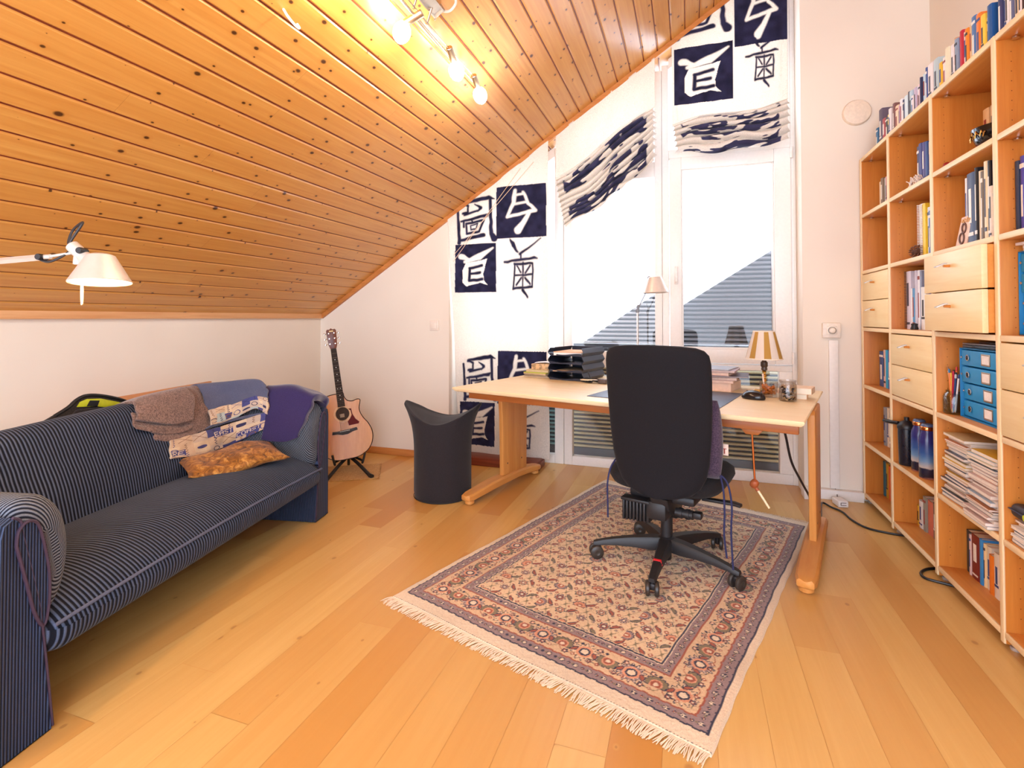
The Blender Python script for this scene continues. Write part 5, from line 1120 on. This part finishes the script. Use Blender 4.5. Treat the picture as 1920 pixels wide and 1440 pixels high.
for k in (3, 5, 7, 9, 12, 12.01, 15, 17):
    kk = int(k); z = .855 - L0 * (1 - 2 ** (-(kk - .5) / 12)); xs = (-.011,) if k == 12 else ((.011,) if k == 12.01 else (0,))
    for x in xs: lathe(bm, [(.0034, 0), (.0034, .0006), (0, .0006)], (x, -.0119, z), 10, (PI / 2, 0, 0))
gobj('inlays', bm, plain((236, 228, 216), .3), fb)
bm = nb(); rings = []
for z, w_, d_ in ((.44, .027, .05), (.50, .026, .024), (.6, .0245, .02), (.855, .0215, .018)):
    rings.append([(w_ * math.cos(a), -.0045 + d_ * math.sin(a), z) for a in [PI * i / 12 for i in range(13)]])
loft(bm, rings); gobj('neck', bm, M_NECK)
bm = nb(); prism(bm, [(-.0225, .857), (.0225, .857), (.032, .885), (.036, .95), (.038, 1.0), (.03, 1.012), (.012, 1.010), (0, 1.02), (-.012, 1.010), (-.03, 1.012), (-.038, 1.0), (-.036, .95), (-.032, .885)], 'Y', -.006, .009, .002); hd = gobj('headstock', bm, M_NECK)
bm = nb(); prism(bm, [(-.014, .991), (.014, .991), (.016, 1.0), (-.016, 1.0)], 'Y', -.0072, -.006); gobj('head_logo', bm, plain((214, 182, 110), .3), hd)
for s in (-1, 1):
    for k in range(3):
        z = .895 + k * .042; bm = nb(); rod(bm, (s * .034, .002, z), (s * .048, .002, z), .0025, None, 8); lathe(bm, [(0, -.009), (.007, -.006), (.008, 0), (.007, .006), (0, .009)], (s * .053, .002, z), 10, (0, .3, 0)); lathe(bm, [(.0045, 0), (.005, .008), (0, .009)], (s * .02, -.006, z), 10, (PI / 2, 0, 0)); gobj('tuner', bm, M_STEEL, hd)
bm = nb()
for i in range(6):
    x = (i - 2.5) * .0105; x2 = (i - 2.5) * .007; rod(bm, (x, -.016, .213), (x2, -.0135, .857), .0005 + .00008 * (6 - i), None, 5)
gobj('strings', bm, metal('string_steel', (96, 80, 64), .5), fb)
# stand
st = thing('guitar_stand', 'black folding stand holding the acoustic guitar', 'stand', gp_, (0, 0, gz))
bm = nb(); rod(bm, (0, .09, .1), (0, .09, .30), .011); rod(bm, (0, .09, .1), (0, .16, .035), .011); M_STD = plain((24, 24, 26), .5); obj('post', bm, M_STD, st)
for s in (-1, 1):
    bm = nb(); tube(bm, [(0, .09, .12), (s * .07, .0, .075), (s * .15, -.13, .016)], .013, 10); tube(bm, [(s * .15, -.13, .016), (s * .168, -.16, .014)], .0155, 10); obj('leg', bm, M_STD, st)
    bm = nb(); tube(bm, [(0, .09, .13), (s * .07, .06, .1), (s * .10, .02, .092), (s * .10, -.035, .09), (s * .108, -.045, .12), (s * .118, -.046, .165)], .0085, 10); obj('cradle_arm', bm, M_STD, st)
bm = nb(); tube(bm, [(0, .1, .12), (0, .2, .05), (0, .27, .013)], .011, 10); obj('leg', bm, M_STD, st)
# little mat under the stand
n = 40; bm = nb(); W2, D2 = .235, .20
def mt(u, v):
    x = (u - .5) * 2 * W2 * (1 + .03 * math.sin(v * 60) * (abs(u - .5) > .47)); y = (v - .5) * 2 * D2 * (1 + .02 * math.sin(u * 70) * (abs(v - .5) > .47)); return (x, y, .003 + .002 * math.sin(u * 40) * (v < .04))
sheet(bm, mt, n, n); o = obj('floor_mat', bm, cloth('straw_mat', (206, 160, 96), (172, 120, 62), 160, .9, .4, .1), mods=[('SOLIDIFY', dict(thickness=.003))]); o.location = gp_ + rotz(gz) @ V(0, .035, .0015); o.rotation_euler = (0, 0, gz - .1); tag(o, 'small straw coloured mat with frayed edge under the guitar stand', 'mat')
# ================================================================ printed cloth banners at the window
def c3(c): return np.array(lin(c)[:3])
CLOTH, INK = c3((246, 238, 228)), c3((54, 54, 84))
def vnoise(x, y, seed=0):
    r = np.random.default_rng(seed).random((64, 64)); xi, yi = np.floor(x).astype(int), np.floor(y).astype(int); fx, fy = x - xi, y - yi
    fx, fy = fx * fx * (3 - 2 * fx), fy * fy * (3 - 2 * fy); g = lambda a, b: r[a % 64, b % 64]
    return (g(xi, yi) * (1 - fx) + g(xi + 1, yi) * fx) * (1 - fy) + (g(xi, yi + 1) * (1 - fx) + g(xi + 1, yi + 1) * fx) * fy
SA_ = [([(.17, .12), (.84, .02), (.98, .06)], [.05, .09, .03]), ([(.05, .2), (.1, .97)], [.06, .09]), ([(.88, .05), (.91, .82), (.98, .93)], [.07, .09, .15]), ([(.1, .93), (.74, .83)], [.06, .09]),
       ([(.17, .14), (.33, .17), (.31, .32), (.18, .34)], .055), ([(.22, .37), (.6, .29)], [.06, .04]), ([(.50, .15), (.66, .23), (.58, .31)], [.03, .08, .03]), ([(.14, .51), (.8, .41), (.86, .37)], [.05, .08, .03]), ([(.2, .52), (.2, .64)], .05), ([(.42, .48), (.45, .55)], .05),
       ([(.26, .57), (.72, .52), (.62, .75), (.28, .79), (.26, .57)], .055), ([(.38, .62), (.57, .58), (.54, .69), (.39, .71), (.38, .62)], .035)]
SB_ = [([(.39, .1), (.36, .33), (.22, .6)], [.07, .08, .06]), ([(.22, .6), (.55, .535), (.78, .5)], [.06, .06, .08]), ([(.555, .13), (.65, .35), (.78, .5)], [.06, .07, .08]), ([(.40, .19), (.57, .16)], .05), ([(.37, .36), (.62, .32)], .045), ([(.66, .53), (.55, .72), (.44, .86)], [.07, .10, .15])]
SC_ = [([(.13, .25), (.38, .34)], [.12, .06]), ([(.92, .1), (.62, .26), (.22, .37)], [.04, .14, .06])]
SCE = [([(.36, .5), (.34, .75)], .07), ([(.35, .5), (.66, .46)], .06), ([(.35, .62), (.62, .60)], .055), ([(.34, .76), (.68, .73)], .06)]
SCP = [(.25, .39), (.52, .36), (.80, .31), (.75, .45), (.70, .62), (.72, .74), (.82, .85), (.62, .80), (.28, .88), (.18, .80), (.17, .55)]
SD_ = [([(.17, .03), (.25, .12), (.38, .24)], [.04, .11, .03]), ([(.98, .02), (.42, .28)], [.02, .05]), ([(.45, .26), (.45, .36)], .04), ([(.0, .41), (.80, .34), (.88, .36)], [.04, .05, .02]), ([(.28, .44), (.75, .44), (.75, .82), (.25, .86), (.3, .44)], .045), ([(.51, .42), (.5, .82)], .04), ([(.3, .64), (.75, .62)], .035), ([(.36, .47), (.45, .58)], .04), ([(.68, .48), (.56, .60)], .04), ([(.33, .80), (.46, .68)], .04), ([(.56, .67), (.69, .78)], .04), ([(.5, .88), (.62, 1.0)], [.07, .05])]
def cell(ink, X, Zz, kind, x0, x1, zt, zb):
    U, Wv = (X - x0) / (x1 - x0), (zt - Zz) / (zt - zb); aa = .012
    def sm_(d): return np.clip(.5 - d / (2 * aa), 0, 1)
    wob = .012 * (vnoise(U * 9, Wv * 9, 5) - .5) * 2; U2, W2 = U + wob, Wv - wob
    if kind in 'BC':
        base = ((U > 0) & (U < 1) & (Wv > 0) & (Wv < 1)).astype(float); cut = np.zeros_like(ink)
        for p, w in (SB_ if kind == 'B' else SC_): cut = np.maximum(cut, sm_(stroke_mask(U2, W2, p, w)))
        if kind == 'C':
            cut = np.maximum(cut, poly_mask(U2, W2, SCP).astype(float))
            for p, w in SCE: cut = np.minimum(cut, 1 - sm_(stroke_mask(U2, W2, p, w)))
        np.copyto(ink, np.maximum(ink, base * (1 - cut)))
    else:
        for p, w in (SA_ if kind == 'A' else SD_): np.copyto(ink, np.maximum(ink, sm_(stroke_mask(U2, W2, p, w))))
def dye(ink, X, Z):
    batik = .82 + .3 * vnoise(X * 60, Z * 60, 3) * vnoise(X * 14, Z * 14, 4); I = ink[..., None]
    return CLOTH * (1 - I) + (INK * (1 + .7 * (vnoise(X * 25, Z * 25, 8) - .4))[..., None]) * I * 1.0 + 0 * batik[..., None]
M_BAN = inked('banner_cotton', rough=.85, trans=.45, bumpscale=260, sheen=.1, bumpamt=.12)
# long banner in front of the left window
n, m = 190, 470
uu, vv = np.meshgrid(np.linspace(0, 1, n), np.linspace(0, 1, m), indexing='ij')
def banner_long():
    xl = lambda z: np.interp(z, [.06, .73, 1.36, 2.06, 2.7], [-1.81, -1.841, -1.881, -1.93, -1.93]); xr = -1.042
    Xt = -1.93 + uu * .888; zt = 1.22 + .649 * (Xt + 3.225) - .032; zb = .075 + .014 * np.sin(uu * 9) - .0 * uu
    Z = zt + (zb - zt) * vv; Xx = xl(Z) + (xr - xl(Z)) * uu + .004 * np.sin(Z * 7)
    ink = np.zeros_like(Xx)
    for a in (('A', -1.855, -1.50, 2.20, 1.82), ('B', -1.488, -1.062, 2.268, 1.845), ('C', -1.855, -1.489, 1.812, 1.41), ('D', -1.42, -1.10, 1.845, 1.365), ('A', -1.79, -1.49, .89, .515), ('B', -1.474, -1.06, .93, .505), ('C', -1.805, -1.497, .504, .15), ('D', -1.44, -1.12, .47, .10)): cell(ink, Xx, Z, *a)
    t_ = np.clip((1.9 - Z) / 1.0, 0, 1); Yd = 3.945 + .115 * t_ * t_ * (3 - 2 * t_)
    k = Yd / 3.955
    Yd = Yd + .006 * np.sin(Xx * 22 + Z * 1.5) + .004 * np.sin(Xx * 9 - Z * 4) + .01 * (vnoise(Xx * 5, Z * 4, 2) - .5)
    return pattern_sheet('banner', Xx * k, Yd, 1.2 + (Z - 1.2) * k, dye(ink, Xx, Z), M_BAN, None, .0008)
o = banner_long(); tag(o, 'long white banner with navy block characters hanging to the floor left of the window', 'curtain', 'printed window banners')
bm = nb(); tube(bm, [(-1.86, 3.93, 1.67), (-1.27, 3.93, 2.40)], .0022, 6, n=2); obj('pull_cord', bm, plain((236, 206, 180), .6), o)
bm = nb(); tube(bm, [(-1.86, 3.93, 1.72), (-1.16, 3.93, 2.44)], .0022, 6, n=2); obj('pull_cord', bm, plain((236, 206, 180), .6), o)
def roman(name, x0, x1, f0, f1, b0, b1, cells, seed, label, lam=.055, amp=.02, yy=3.952, top=.03, left_in=.0, dens=.5):
    """cloth hanging from the slope, gathered into loose folds between fold line f and bottom b"""
    n, m = 200, 560; u, v = np.meshgrid(np.linspace(0, 1, n), np.linspace(0, 1, m), indexing='ij')
    Xx = x0 + (x1 - x0) * u; zt = 1.22 + .649 * (Xx + 3.225) - top
    zf = f0 + (f1 - f0) * u + .02 * np.sin(u * 7 + seed); zb = b0 + (b1 - b0) * u - .035 * np.sin(PI * u) + .012 * np.sin(u * 13)
    k = .42; Z = np.where(v < k, zt + (zf - zt) * (v / k), zf + (zb - zf) * ((v - k) / (1 - k)))
    s = np.clip((v - k) / (1 - k), 0, 1); on = np.clip(s * 9, 0, 1)
    ph = s * (f0 - b0) / lam * 2 * PI * (.85 + .3 * vnoise(u * 2.5, s * 2, seed)) + 2.2 * vnoise(u * 4, s * 3, seed + 1) + 1.5 * np.sin(u * 5 + seed)
    fold = np.sin(ph)
    Yd = yy - on * (amp * (fold * .8 + .5) + .02 * np.sin(PI * s) ** .7) + .008 * (vnoise(u * 5, v * 7, seed + 2) - .5) + .003 * np.sin(u * 30 + v * 8)
    Zs = Z + on * .007 * np.cos(ph)
    Xs = Xx + on * ((u < .5) * 1.0 - (u >= .5)) * .012 * fold * np.abs(2 * u - 1) ** 6 + left_in * s * (1 - u)
    ink = np.zeros_like(Xx)
    for c in cells: cell(ink, Xx, Z, *c)
    ink *= 1 - on
    thin = 1 - .8 * on
    fr = vnoise(u * 6 + .5 * np.sin(s * 12), s * 16 + u * 2, seed + 5) * .5 + vnoise(u * 15, s * 44 + u * 3, seed + 6) * .5
    band = .5 + .5 * np.sin(s * 2 * PI * 2.0 + seed * 1.3 + u * 1.2)
    fin = np.clip((fr + (band - .5) * .32 - (1 - dens) + .02) * 30, 0, 1) * np.clip((u - .05 - .03 * vnoise(u * 3, s * 20, seed)) * 120, 0, 1) * np.clip((.95 - .04 * vnoise(u * 3, s * 18, seed + 1) - u) * 120, 0, 1) * on
    ink = np.maximum(ink, fin)
    o = pattern_sheet(name, Xs, Yd, Zs, dye(ink, Xs, Zs) * (1 - .12 * on * (1 - ink))[..., None], M_BAN, None, .0008, thin); tag(o, label, 'curtain', 'printed window banners')  # plain cloth darkened in the folds to stand in for shade
    bm = nb()
    for fx in (.06, .94):
        i = int(fx * (n - 1)); tube(bm, [(Xs[i, j], Yd[i, j] + .012, Zs[i, j]) for j in range(0, m, 12)], .0018, 5, raw=True)
    obj('lift_cord', bm, plain((234, 214, 192), .6), o); return o
roman('banner', -.985, -.228, 2.30, 2.79, 1.905, 2.365, [], 3, 'printed banner gathered into slanting folds under the slope above the middle window', .042, .024, left_in=.075, dens=.48)
roman('banner', -.108, .655, 2.62, 2.705, 2.40, 2.43, [('A', -.10, .28, 3.62, 3.235), ('B', .32, .66, 3.565, 3.12), ('C', -.09, .308, 3.17, 2.755), ('D', .39, .625, 3.19, 2.81)], 6, 'printed banner with two navy squares gathered up over the right window', .036, .024, left_in=.03, dens=.46)
# ================================================================ oriental rug
RW, RL = 1.328, 1.98; RA = math.radians(-18.2); RC = V(-.271, 2.682, 0)
nu_, nv_ = 400, 596
U, Vv = np.meshgrid(np.linspace(0, RW, nu_), np.linspace(0, RL, nv_), indexing='ij')
CR, NV, RU, LV, BE, OL, SAL, FD = [c3(c) for c in ((224, 204, 178), (44, 42, 66), (158, 82, 58), (146, 122, 122), (212, 180, 144), (126, 112, 84), (214, 150, 116), (220, 192, 156))]
rc = np.zeros((nu_, nv_, 3)) + CR
s_ = np.minimum(np.minimum(U, RW - U) - .026, np.minimum(Vv, RL - Vv) - .06)
wv = .0012 * np.sin(U * 160) + .0012 * np.sin(Vv * 150); s2 = s_ + wv
for a, b, c in ((0, .006, NV), (.006, .01, LV), (.01, .046, LV), (.046, .052, RU), (.052, .168, BE), (.168, .174, RU), (.174, .208, LV), (.208, .211, CR), (.211, .218, NV), (.218, 9, FD)): rc[(s2 >= a) & (s2 < b)] = c
iu, iv = (nu_ - 1) / RW, (nv_ - 1) / RL
def win(cx, cy, R, ang=0):
    a0, a1 = max(0, int((cx - R) * iu)), min(nu_, int((cx + R) * iu) + 2); b0, b1 = max(0, int((cy - R) * iv)), min(nv_, int((cy + R) * iv) + 2)
    if a1 <= a0 or b1 <= b0: return None
    x, y = U[a0:a1, b0:b1] - cx, Vv[a0:a1, b0:b1] - cy; c, s = math.cos(ang), math.sin(ang)
    return rc[a0:a1, b0:b1], x * c + y * s, -x * s + y * c
def rosette(cx, cy, R, fill=LV, pet=8, mid=SAL, ang=0):
    w = win(cx, cy, R * 1.15, ang)
    if not w: return
    d, x, y = w; r = np.hypot(x, y); a = np.arctan2(y, x); e = R * (.86 + .14 * np.cos(pet * a))
    d[r < e] = NV; d[r < e - .0042] = fill; k = (r < e - .0042) & (np.abs(np.sin(pet * a / 2)) < .22) & (r > .5 * R); d[k] = CR
    d[r < .58 * R] = mid; d[r < .40 * R] = NV; d[r < .26 * R] = CR
def palmette(cx, cy, R, ang, fill=LV, mid=RU):
    w = win(cx, cy, R * 1.3, ang)
    if not w: return
    d, x, y = w; r = np.hypot(x, y * 1.25); a = np.arctan2(y, x); e = R * (.84 + .16 * np.abs(np.cos(6 * a))); up = y > -.45 * R
    d[(r < e) & up] = NV; d[(r < e - .0045) & (y > -.45 * R + .003)] = fill
    r2 = np.hypot(x * 1.1, (y + .12 * R) * 1.0); d[(r2 < .55 * R) & up] = SAL; d[(r2 < .42 * R) & up] = mid; d[(r2 < .2 * R)] = CR
def leaf(cx, cy, L, ang, bend=9, fill=RU, w0=.0098):
    w = win(cx, cy, L * 1.2, ang)
    if not w: return
    d, x, y = w; t = np.clip(x / L, -1, 1); q = np.abs(y - bend * x * x + .004) - w0 * (1 - t * t); ok = np.abs(x) < L
    d[(q < 0) & ok] = NV; d[(q < -.0034) & ok] = fill
def gem(cx, cy, R, fill, ang=0):
    w = win(cx, cy, R * 1.5, ang)
    if not w: return
    d, x, y = w; q = np.abs(x) + np.abs(y); d[q < R] = fill
    if R > .008: d[q < R * .45] = CR
# field lattice
Fm = s2 > .222
vn = np.abs(np.sin(PI * (U / .097 + Vv / .16))) * np.abs(np.sin(PI * (U / .097 - Vv / .16))); vm = Fm & (vn < .022); rc[vm] = OL
fu0, fv0, fu1, fv1 = .026 + .23, .06 + .23, RW - .026 - .23, RL - .06 - .23
tmp = rc.copy(); j = 0; y = fv0 - .02
R_ = random.Random(4)
while y < fv1 + .06:
    i = 0; x = fu0 - .06 + (.0485 if j % 2 else 0)
    while x < fu1 + .06:
        k = (i + 2 * j) % 4
        if k == 0: rosette(x, y, .0275, LV, 8, RU)
        elif k == 1: palmette(x, y, .033, (0, PI)[j % 2] + R_.choice([0, PI / 2]), SAL if (i + j) % 2 else LV)
        elif k == 2: rosette(x, y, .024, OL, 6, SAL)
        else: rosette(x, y, .023, SAL, 8, LV)
        leaf(x + .037, y + .025, .027, .8 if (i + j) % 2 else -.8, 9 if i % 2 else -9, RU if (i + j) % 3 else OL); gem(x - .032, y + .024, .0105, RU); gem(x + .05, y + .001, .0085, OL); gem(x + .018, y + .042, .0055, RU); gem(x - .045, y + .003, .0055, LV); gem(x + .002, y - .032, .0058, RU)
        x += .097; i += 1
    y += .08; j += 1
rc[~Fm] = tmp[~Fm]
# main border, guards
def along(s, step, f, off=0):
    """call f(x,y,angle,k) along the four sides at inset s"""
    xa, ya, xb, yb2 = .026 + s, .06 + s, RW - .026 - s, RL - .06 - s; k = 0
    for (x0, y0, x1, y1, a) in ((xa, ya, xb, ya, 0), (xb, ya, xb, yb2, PI / 2), (xb, yb2, xa, yb2, PI), (xa, yb2, xa, ya, -PI / 2)):
        L = math.hypot(x1 - x0, y1 - y0); n = max(1, round(L / step))
        for i in range(n):
            t = (i + off) / n; f(x0 + (x1 - x0) * t, y0 + (y1 - y0) * t, a, k); k += 1
bord = (s2 > .052) & (s2 < .168)
tb = np.where(np.minimum(U, RW - U) - .026 < np.minimum(Vv, RL - Vv) - .06, Vv, U)
rc[bord & (np.abs(s2 - .11 - .038 * np.sin(tb * 2 * PI / .19)) < .0022)] = OL; rc[bord & (np.abs(s2 - .11 + .038 * np.sin(tb * 2 * PI / .19 + .9)) < .0018)] = RU
along(.11, .19, lambda x, y, a, k: rosette(x, y, .052, LV if k % 2 else BE, 14, SAL))
along(.11, .19, lambda x, y, a, k: (palmette(x, y, .044, a + (0 if k % 2 else PI), OL), leaf(x + .045 * math.cos(a), y + .045 * math.sin(a), .02, a + 1, 9), leaf(x - .045 * math.cos(a), y - .045 * math.sin(a), .02, a - 1, -9)), .5)
along(.075, .095, lambda x, y, a, k: (rosette(x, y, .013, LV, 5, RU), gem(x + .03 * math.cos(a), y + .03 * math.sin(a), .009, RU)), .25)
along(.148, .095, lambda x, y, a, k: (rosette(x, y, .0125, OL, 5, SAL), gem(x + .026 * math.cos(a), y + .026 * math.sin(a), .008, NV)), .25)
for s in (.028, .191): along(s, .052, lambda x, y, a, k: rosette(x, y, .0115, SAL, 5, CR)); along(s, .052, lambda x, y, a, k: (rosette(x, y, .007, CR, 4, RU), gem(x + .013 * math.cos(a), y + .013 * math.sin(a), .005, OL)), .5)
hl = (np.abs(np.minimum(Vv, RL - Vv) - .006) < .0022) & (np.sin(U * 2 * PI / .0105) > .35); rc[hl] = c3((70, 52, 46))
rc *= (.9 + .2 * vnoise(U * 7, Vv * 7, 31))[..., None]
Zr = .0085 + .0016 * vnoise(U * 160, Vv * 160, 9) + .0014 * np.sin(U * 11) * np.sin(Vv * 9); edge = np.minimum(np.minimum(U, RW - U), np.minimum(Vv, RL - Vv)); Zr = np.where(edge < .0001, .0006, Zr)
Ur = U + .0025 * np.sin(Vv * 9 + 1) * 1.0 + .0012 * np.sin(Vv * 41); Vr = Vv + .003 * np.sin(U * 8)
M_RUG = inked('knotted_wool', rough=.95, bumpscale=330, sheen=.25, bumpamt=.35)
rug = thing('rug', 'cream and rust oriental rug with fringes lying askew under the office chair', 'rug', (RC.x, RC.y, 0), (0, 0, RA))
pattern_sheet('pile', Ur - RW / 2, Vr - RL / 2, Zr, rc, M_RUG, rug)
M_FR = plain((236, 214, 188), .95, 0, .1, .05)
for sgn in (-1, 1):
    bm = nb(); R_ = random.Random(5 + sgn); n = 430; L_ = .052 if sgn < 0 else .04
    for i in range(n):
        x = -RW / 2 + RW * (i + .5) / n; w0 = .0016; lx = x + R_.uniform(-.012, .012) + .009 * math.sin(i * .11) - .012 * (sgn < 0) ; l = L_ * R_.uniform(.75, 1.12); y0 = sgn * (RL / 2 - .001) ; zz = .0045 + .003 * R_.random()
        pts = [(x, y0, .0065), (x * .5 + lx * .5 + R_.uniform(-.003, .003), y0 + sgn * l * .5, zz), (lx, y0 + sgn * l, .0018)]
        prev = None
        for p in pts:
            cur = [bm.verts.new((p[0] - w0, p[1], p[2])), bm.verts.new((p[0], p[1], p[2] + .0014)), bm.verts.new((p[0] + w0, p[1], p[2]))]
            if prev: bm.faces.new((prev[0], prev[1], cur[1], cur[0])); bm.faces.new((prev[1], prev[2], cur[2], cur[1]))
            prev = cur
    o = obj('fringe', bm, M_FR, rug, angle=180); o['kind'] = 'stuff'
# ================================================================ lamps, sky, camera
WARM = (255, 214, 150)
M_OPAL = glow('opal_glass_lit', (255, 240, 214), OPAL); M_NICK = metal('satin_nickel', (214, 200, 184), .28)
tl_ = thing('track_light', 'satin nickel track of opal glass spots under the pine slope', 'ceiling light', (0, 0, 0))
nrm = Vector((.649, 0, -1)).normalized()              # away from the boards
def ceil(x, y, off): return Vector((x, y, zc(x))) + nrm * off
ty = Vector((.8388, 0, .5445))
X0 = -1.14
bm = nb(); P0 = [ceil(X0 + .035 * math.sin(y * 2.0) * .5, y, .075) for y in (1.0, 1.3, 1.6, 1.9, 2.15, 2.4, 2.62)]
tube(bm, P0, .0065, 10); tube(bm, [p + ty * .022 for p in P0], .0035, 8); obj('rail', bm, M_NICK, tl_)
bm = nb(); t = bmesh.new(); bmesh.ops.create_cube(t, size=1)
for v in t.verts: v.co = ceil(X0 + .055, 1.98, .019) + ty * v.co.x * .055 + Vector((0, 1, 0)) * v.co.y * .23 + nrm * v.co.z * .032
bmesh.ops.bevel(t, geom=t.edges[:], offset=.006, segments=2, affect='EDGES'); _merge(bm, t); obj('ceiling_plate', bm, M_NICK, tl_)
bm = nb(); rod(bm, ceil(X0 + .05, 1.92, .03), ceil(X0, 1.92, .075), .006); rod(bm, ceil(X0 + .05, 2.04, .03), ceil(X0, 2.04, .075), .006); obj('bracket', bm, M_NICK, tl_)
bm = nb(); tube(bm, [ceil(X0 + .06, 2.09, .02), ceil(X0 + .09, 2.13, .03), ceil(X0 + .125, 2.135, .022), ceil(X0 + .14, 2.13, .0)], .006, 8); obj('lead', bm, plain((236, 220, 210), .5), tl_)
def spot(y, body_d, body_l, tip_d, off=.075, tipshift=(0, 0, 0)):
    a = ceil(X0, y, off + .01); d = Vector(body_d).normalized(); b = a + d * body_l; e = Vector(tip_d).normalized()
    bm = nb(); rod(bm, a - d * .02, b, .0165, None, 20, .002); s = obj('spot', bm, M_NICK, tl_)
    bm = nb(); lathe(bm, [(.012, -.012), (.024, -.002), (.034, .012), (.0385, .03), (.036, .05), (.028, .066), (.015, .077), (.004, .081), (0, .0815)], b, 32, aim(e)); obj('glass_shade', bm, M_OPAL, s)
spot(1.30, (-.8, -.3, -.35), .06, (-.6, 0, -.8))
spot(1.60, (-.8, .1, -.45), .06, (-.45, .1, -.9))
spot(1.955, (-.85, -.05, -.35), .075, (-.35, .15, -.9))
spot(2.27, (-.1, .86, -.4), .075, (.05, .5, -.85))
spot(2.575, (-.05, .86, -.45), .07, (.1, .5, -.85))
# hook in the pine ceiling
hk = ceil(-1.45, 1.56, 0); bm = nb(); tube(bm, [hk, hk + nrm * .035, hk + nrm * .06 + Vector((0, .012, 0)), hk + nrm * .075 + Vector((0, .03, 0)), hk + nrm * .062 + Vector((0, .046, 0)), hk + nrm * .045 + Vector((0, .044, 0))], .005, 8); o = obj('ceiling_hook', bm, plain((250, 240, 224), .4)); tag(o, 'white hook screwed into the pine ceiling at the top left', 'hook')
# reading lamp by the sofa
rl = thing('reading_lamp', 'aluminium jointed reading lamp lit over the near sofa arm', 'lamp', (-2.84, .87, 0))
bm = nb(); lathe(bm, [(0, 0), (.11, 0), (.115, .004), (.115, .018), (.1, .026), (0, .028)], seg=40); obj('base', bm, M_AL2, rl)
bm = nb(); rod(bm, (0, 0, .026), (0, 0, 1.33), .011); obj('pole', bm, M_AL2, rl)
A0_ = V(0, 0, 1.33); J = V(-2.066 + 2.84, 1.137 - .87, 1.404); H = V(-1.952 + 2.84, 1.178 - .87, 1.425); S0 = V(-1.882 + 2.84, 1.204 - .87, 1.318)
bm = nb(); d = (J - A0_).normalized(); rod(bm, A0_, J, .0105, None, 4); obj('arm', bm, M_AL2, rl)
bm = nb(); rod(bm, J - d * .01, J + d * .03, .008); rod(bm, J + d * .02, H + V(.02, .007, -.0), .005, None, 10); obj('fork', bm, M_AL2, rl)
for p in (J, H + V(.02, .0, .0)):
    bm = nb(); lathe(bm, [(.0095, -.017), (.011, -.014), (.011, .014), (.0095, .017)], p, 16, (PI / 2, 0, .33)); obj('pivot', bm, M_BLACK, rl)
bm = nb(); lathe(bm, [(.012, -.03), (.02, -.024), (.021, .0), (.019, .02), (.022, .034), (.03, .06)], H + V(-.005, 0, .002), 24, aim((.62, .22, -.62))); rod(bm, H + V(.0, 0, -.01), H + V(-.005, .0, -.045), .012); hd_ = obj('head', bm, M_AL2, rl)
cone_shade(rl, .088, .041, .092, S0, aim((-.084, .054, .995)), True)
bm = nb(); lathe(bm, [(.010, .078), (.016, .07), (.02, .058), (.015, .046), (0, .042)], S0, 24); obj('bulb', bm, glow('reading_bulb', (255, 226, 170), 60), rl)
bm = nb(); tube(bm, [S0 + V(-.045, -.03, .012), S0 + V(-.047, -.03, -.03), S0 + V(-.044, -.03, -.07), S0 + V(-.041, -.03, -.073), S0 + V(-.039, -.03, -.065), S0 + V(-.038, -.03, -.03), S0 + V(-.04, -.03, .012)], .0022, 8); obj('pull_loop', bm, plain((250, 232, 190), .4), rl)
bm = nb(); tube(bm, [J + V(-.01, 0, -.008), J + V(.03, .01, -.014), H + V(-.025, -.01, .0), H + V(-.02, -.012, .03), H + V(.012, 0, .085), H + V(-.0, .01, .098), H + V(-.045, .01, .075), H + V(-.05, .0, .03), H + V(-.025, .0, .012)], .0042, 8); obj('cable', bm, plain((46, 42, 44), .5), rl)
def light(kind, name, loc, energy, col, **k):
    L = bpy.data.lights.new(name, kind); L.energy = energy; L.color = lin(col)[:3]
    for a, v in k.items(): setattr(L, a, v)
    o = bpy.data.objects.new(name, L); C.objects.link(o); o.location = loc; return o
light('POINT', 'reading_bulb_light', (-1.882, 1.204, 1.345), READ, (255, 206, 140), shadow_soft_size=.012)
w = bpy.data.worlds.new('sky'); bpy.context.scene.world = w; w.use_nodes = True
bg_ = w.node_tree.nodes['Background']; bg_.inputs[0].default_value = SKYC; bg_.inputs[1].default_value = SKY
cam = bpy.data.cameras.new('camera'); co = bpy.data.objects.new('camera', cam); C.objects.link(co)
cam.sensor_width = 36; cam.lens = 970 / 1920 * 36; cam.shift_x = 0; cam.shift_y = (578 - 720) / 1920; cam.clip_start = .02
co.location = (0, 0, 1.2); co.rotation_euler = (math.radians(91.04), 0, math.radians(18.85))
sc = bpy.context.scene; sc.camera = co
sc.view_settings.view_transform = 'Standard'; sc.view_settings.look = 'None'; sc.view_settings.exposure = EXPO; sc.view_settings.gamma = 1; sc.view_settings.use_curve_mapping = False
sc.cycles.max_bounces = 10; sc.cycles.diffuse_bounces = 4; sc.cycles.sample_clamp_indirect = 8; sc.cycles.use_denoising = True
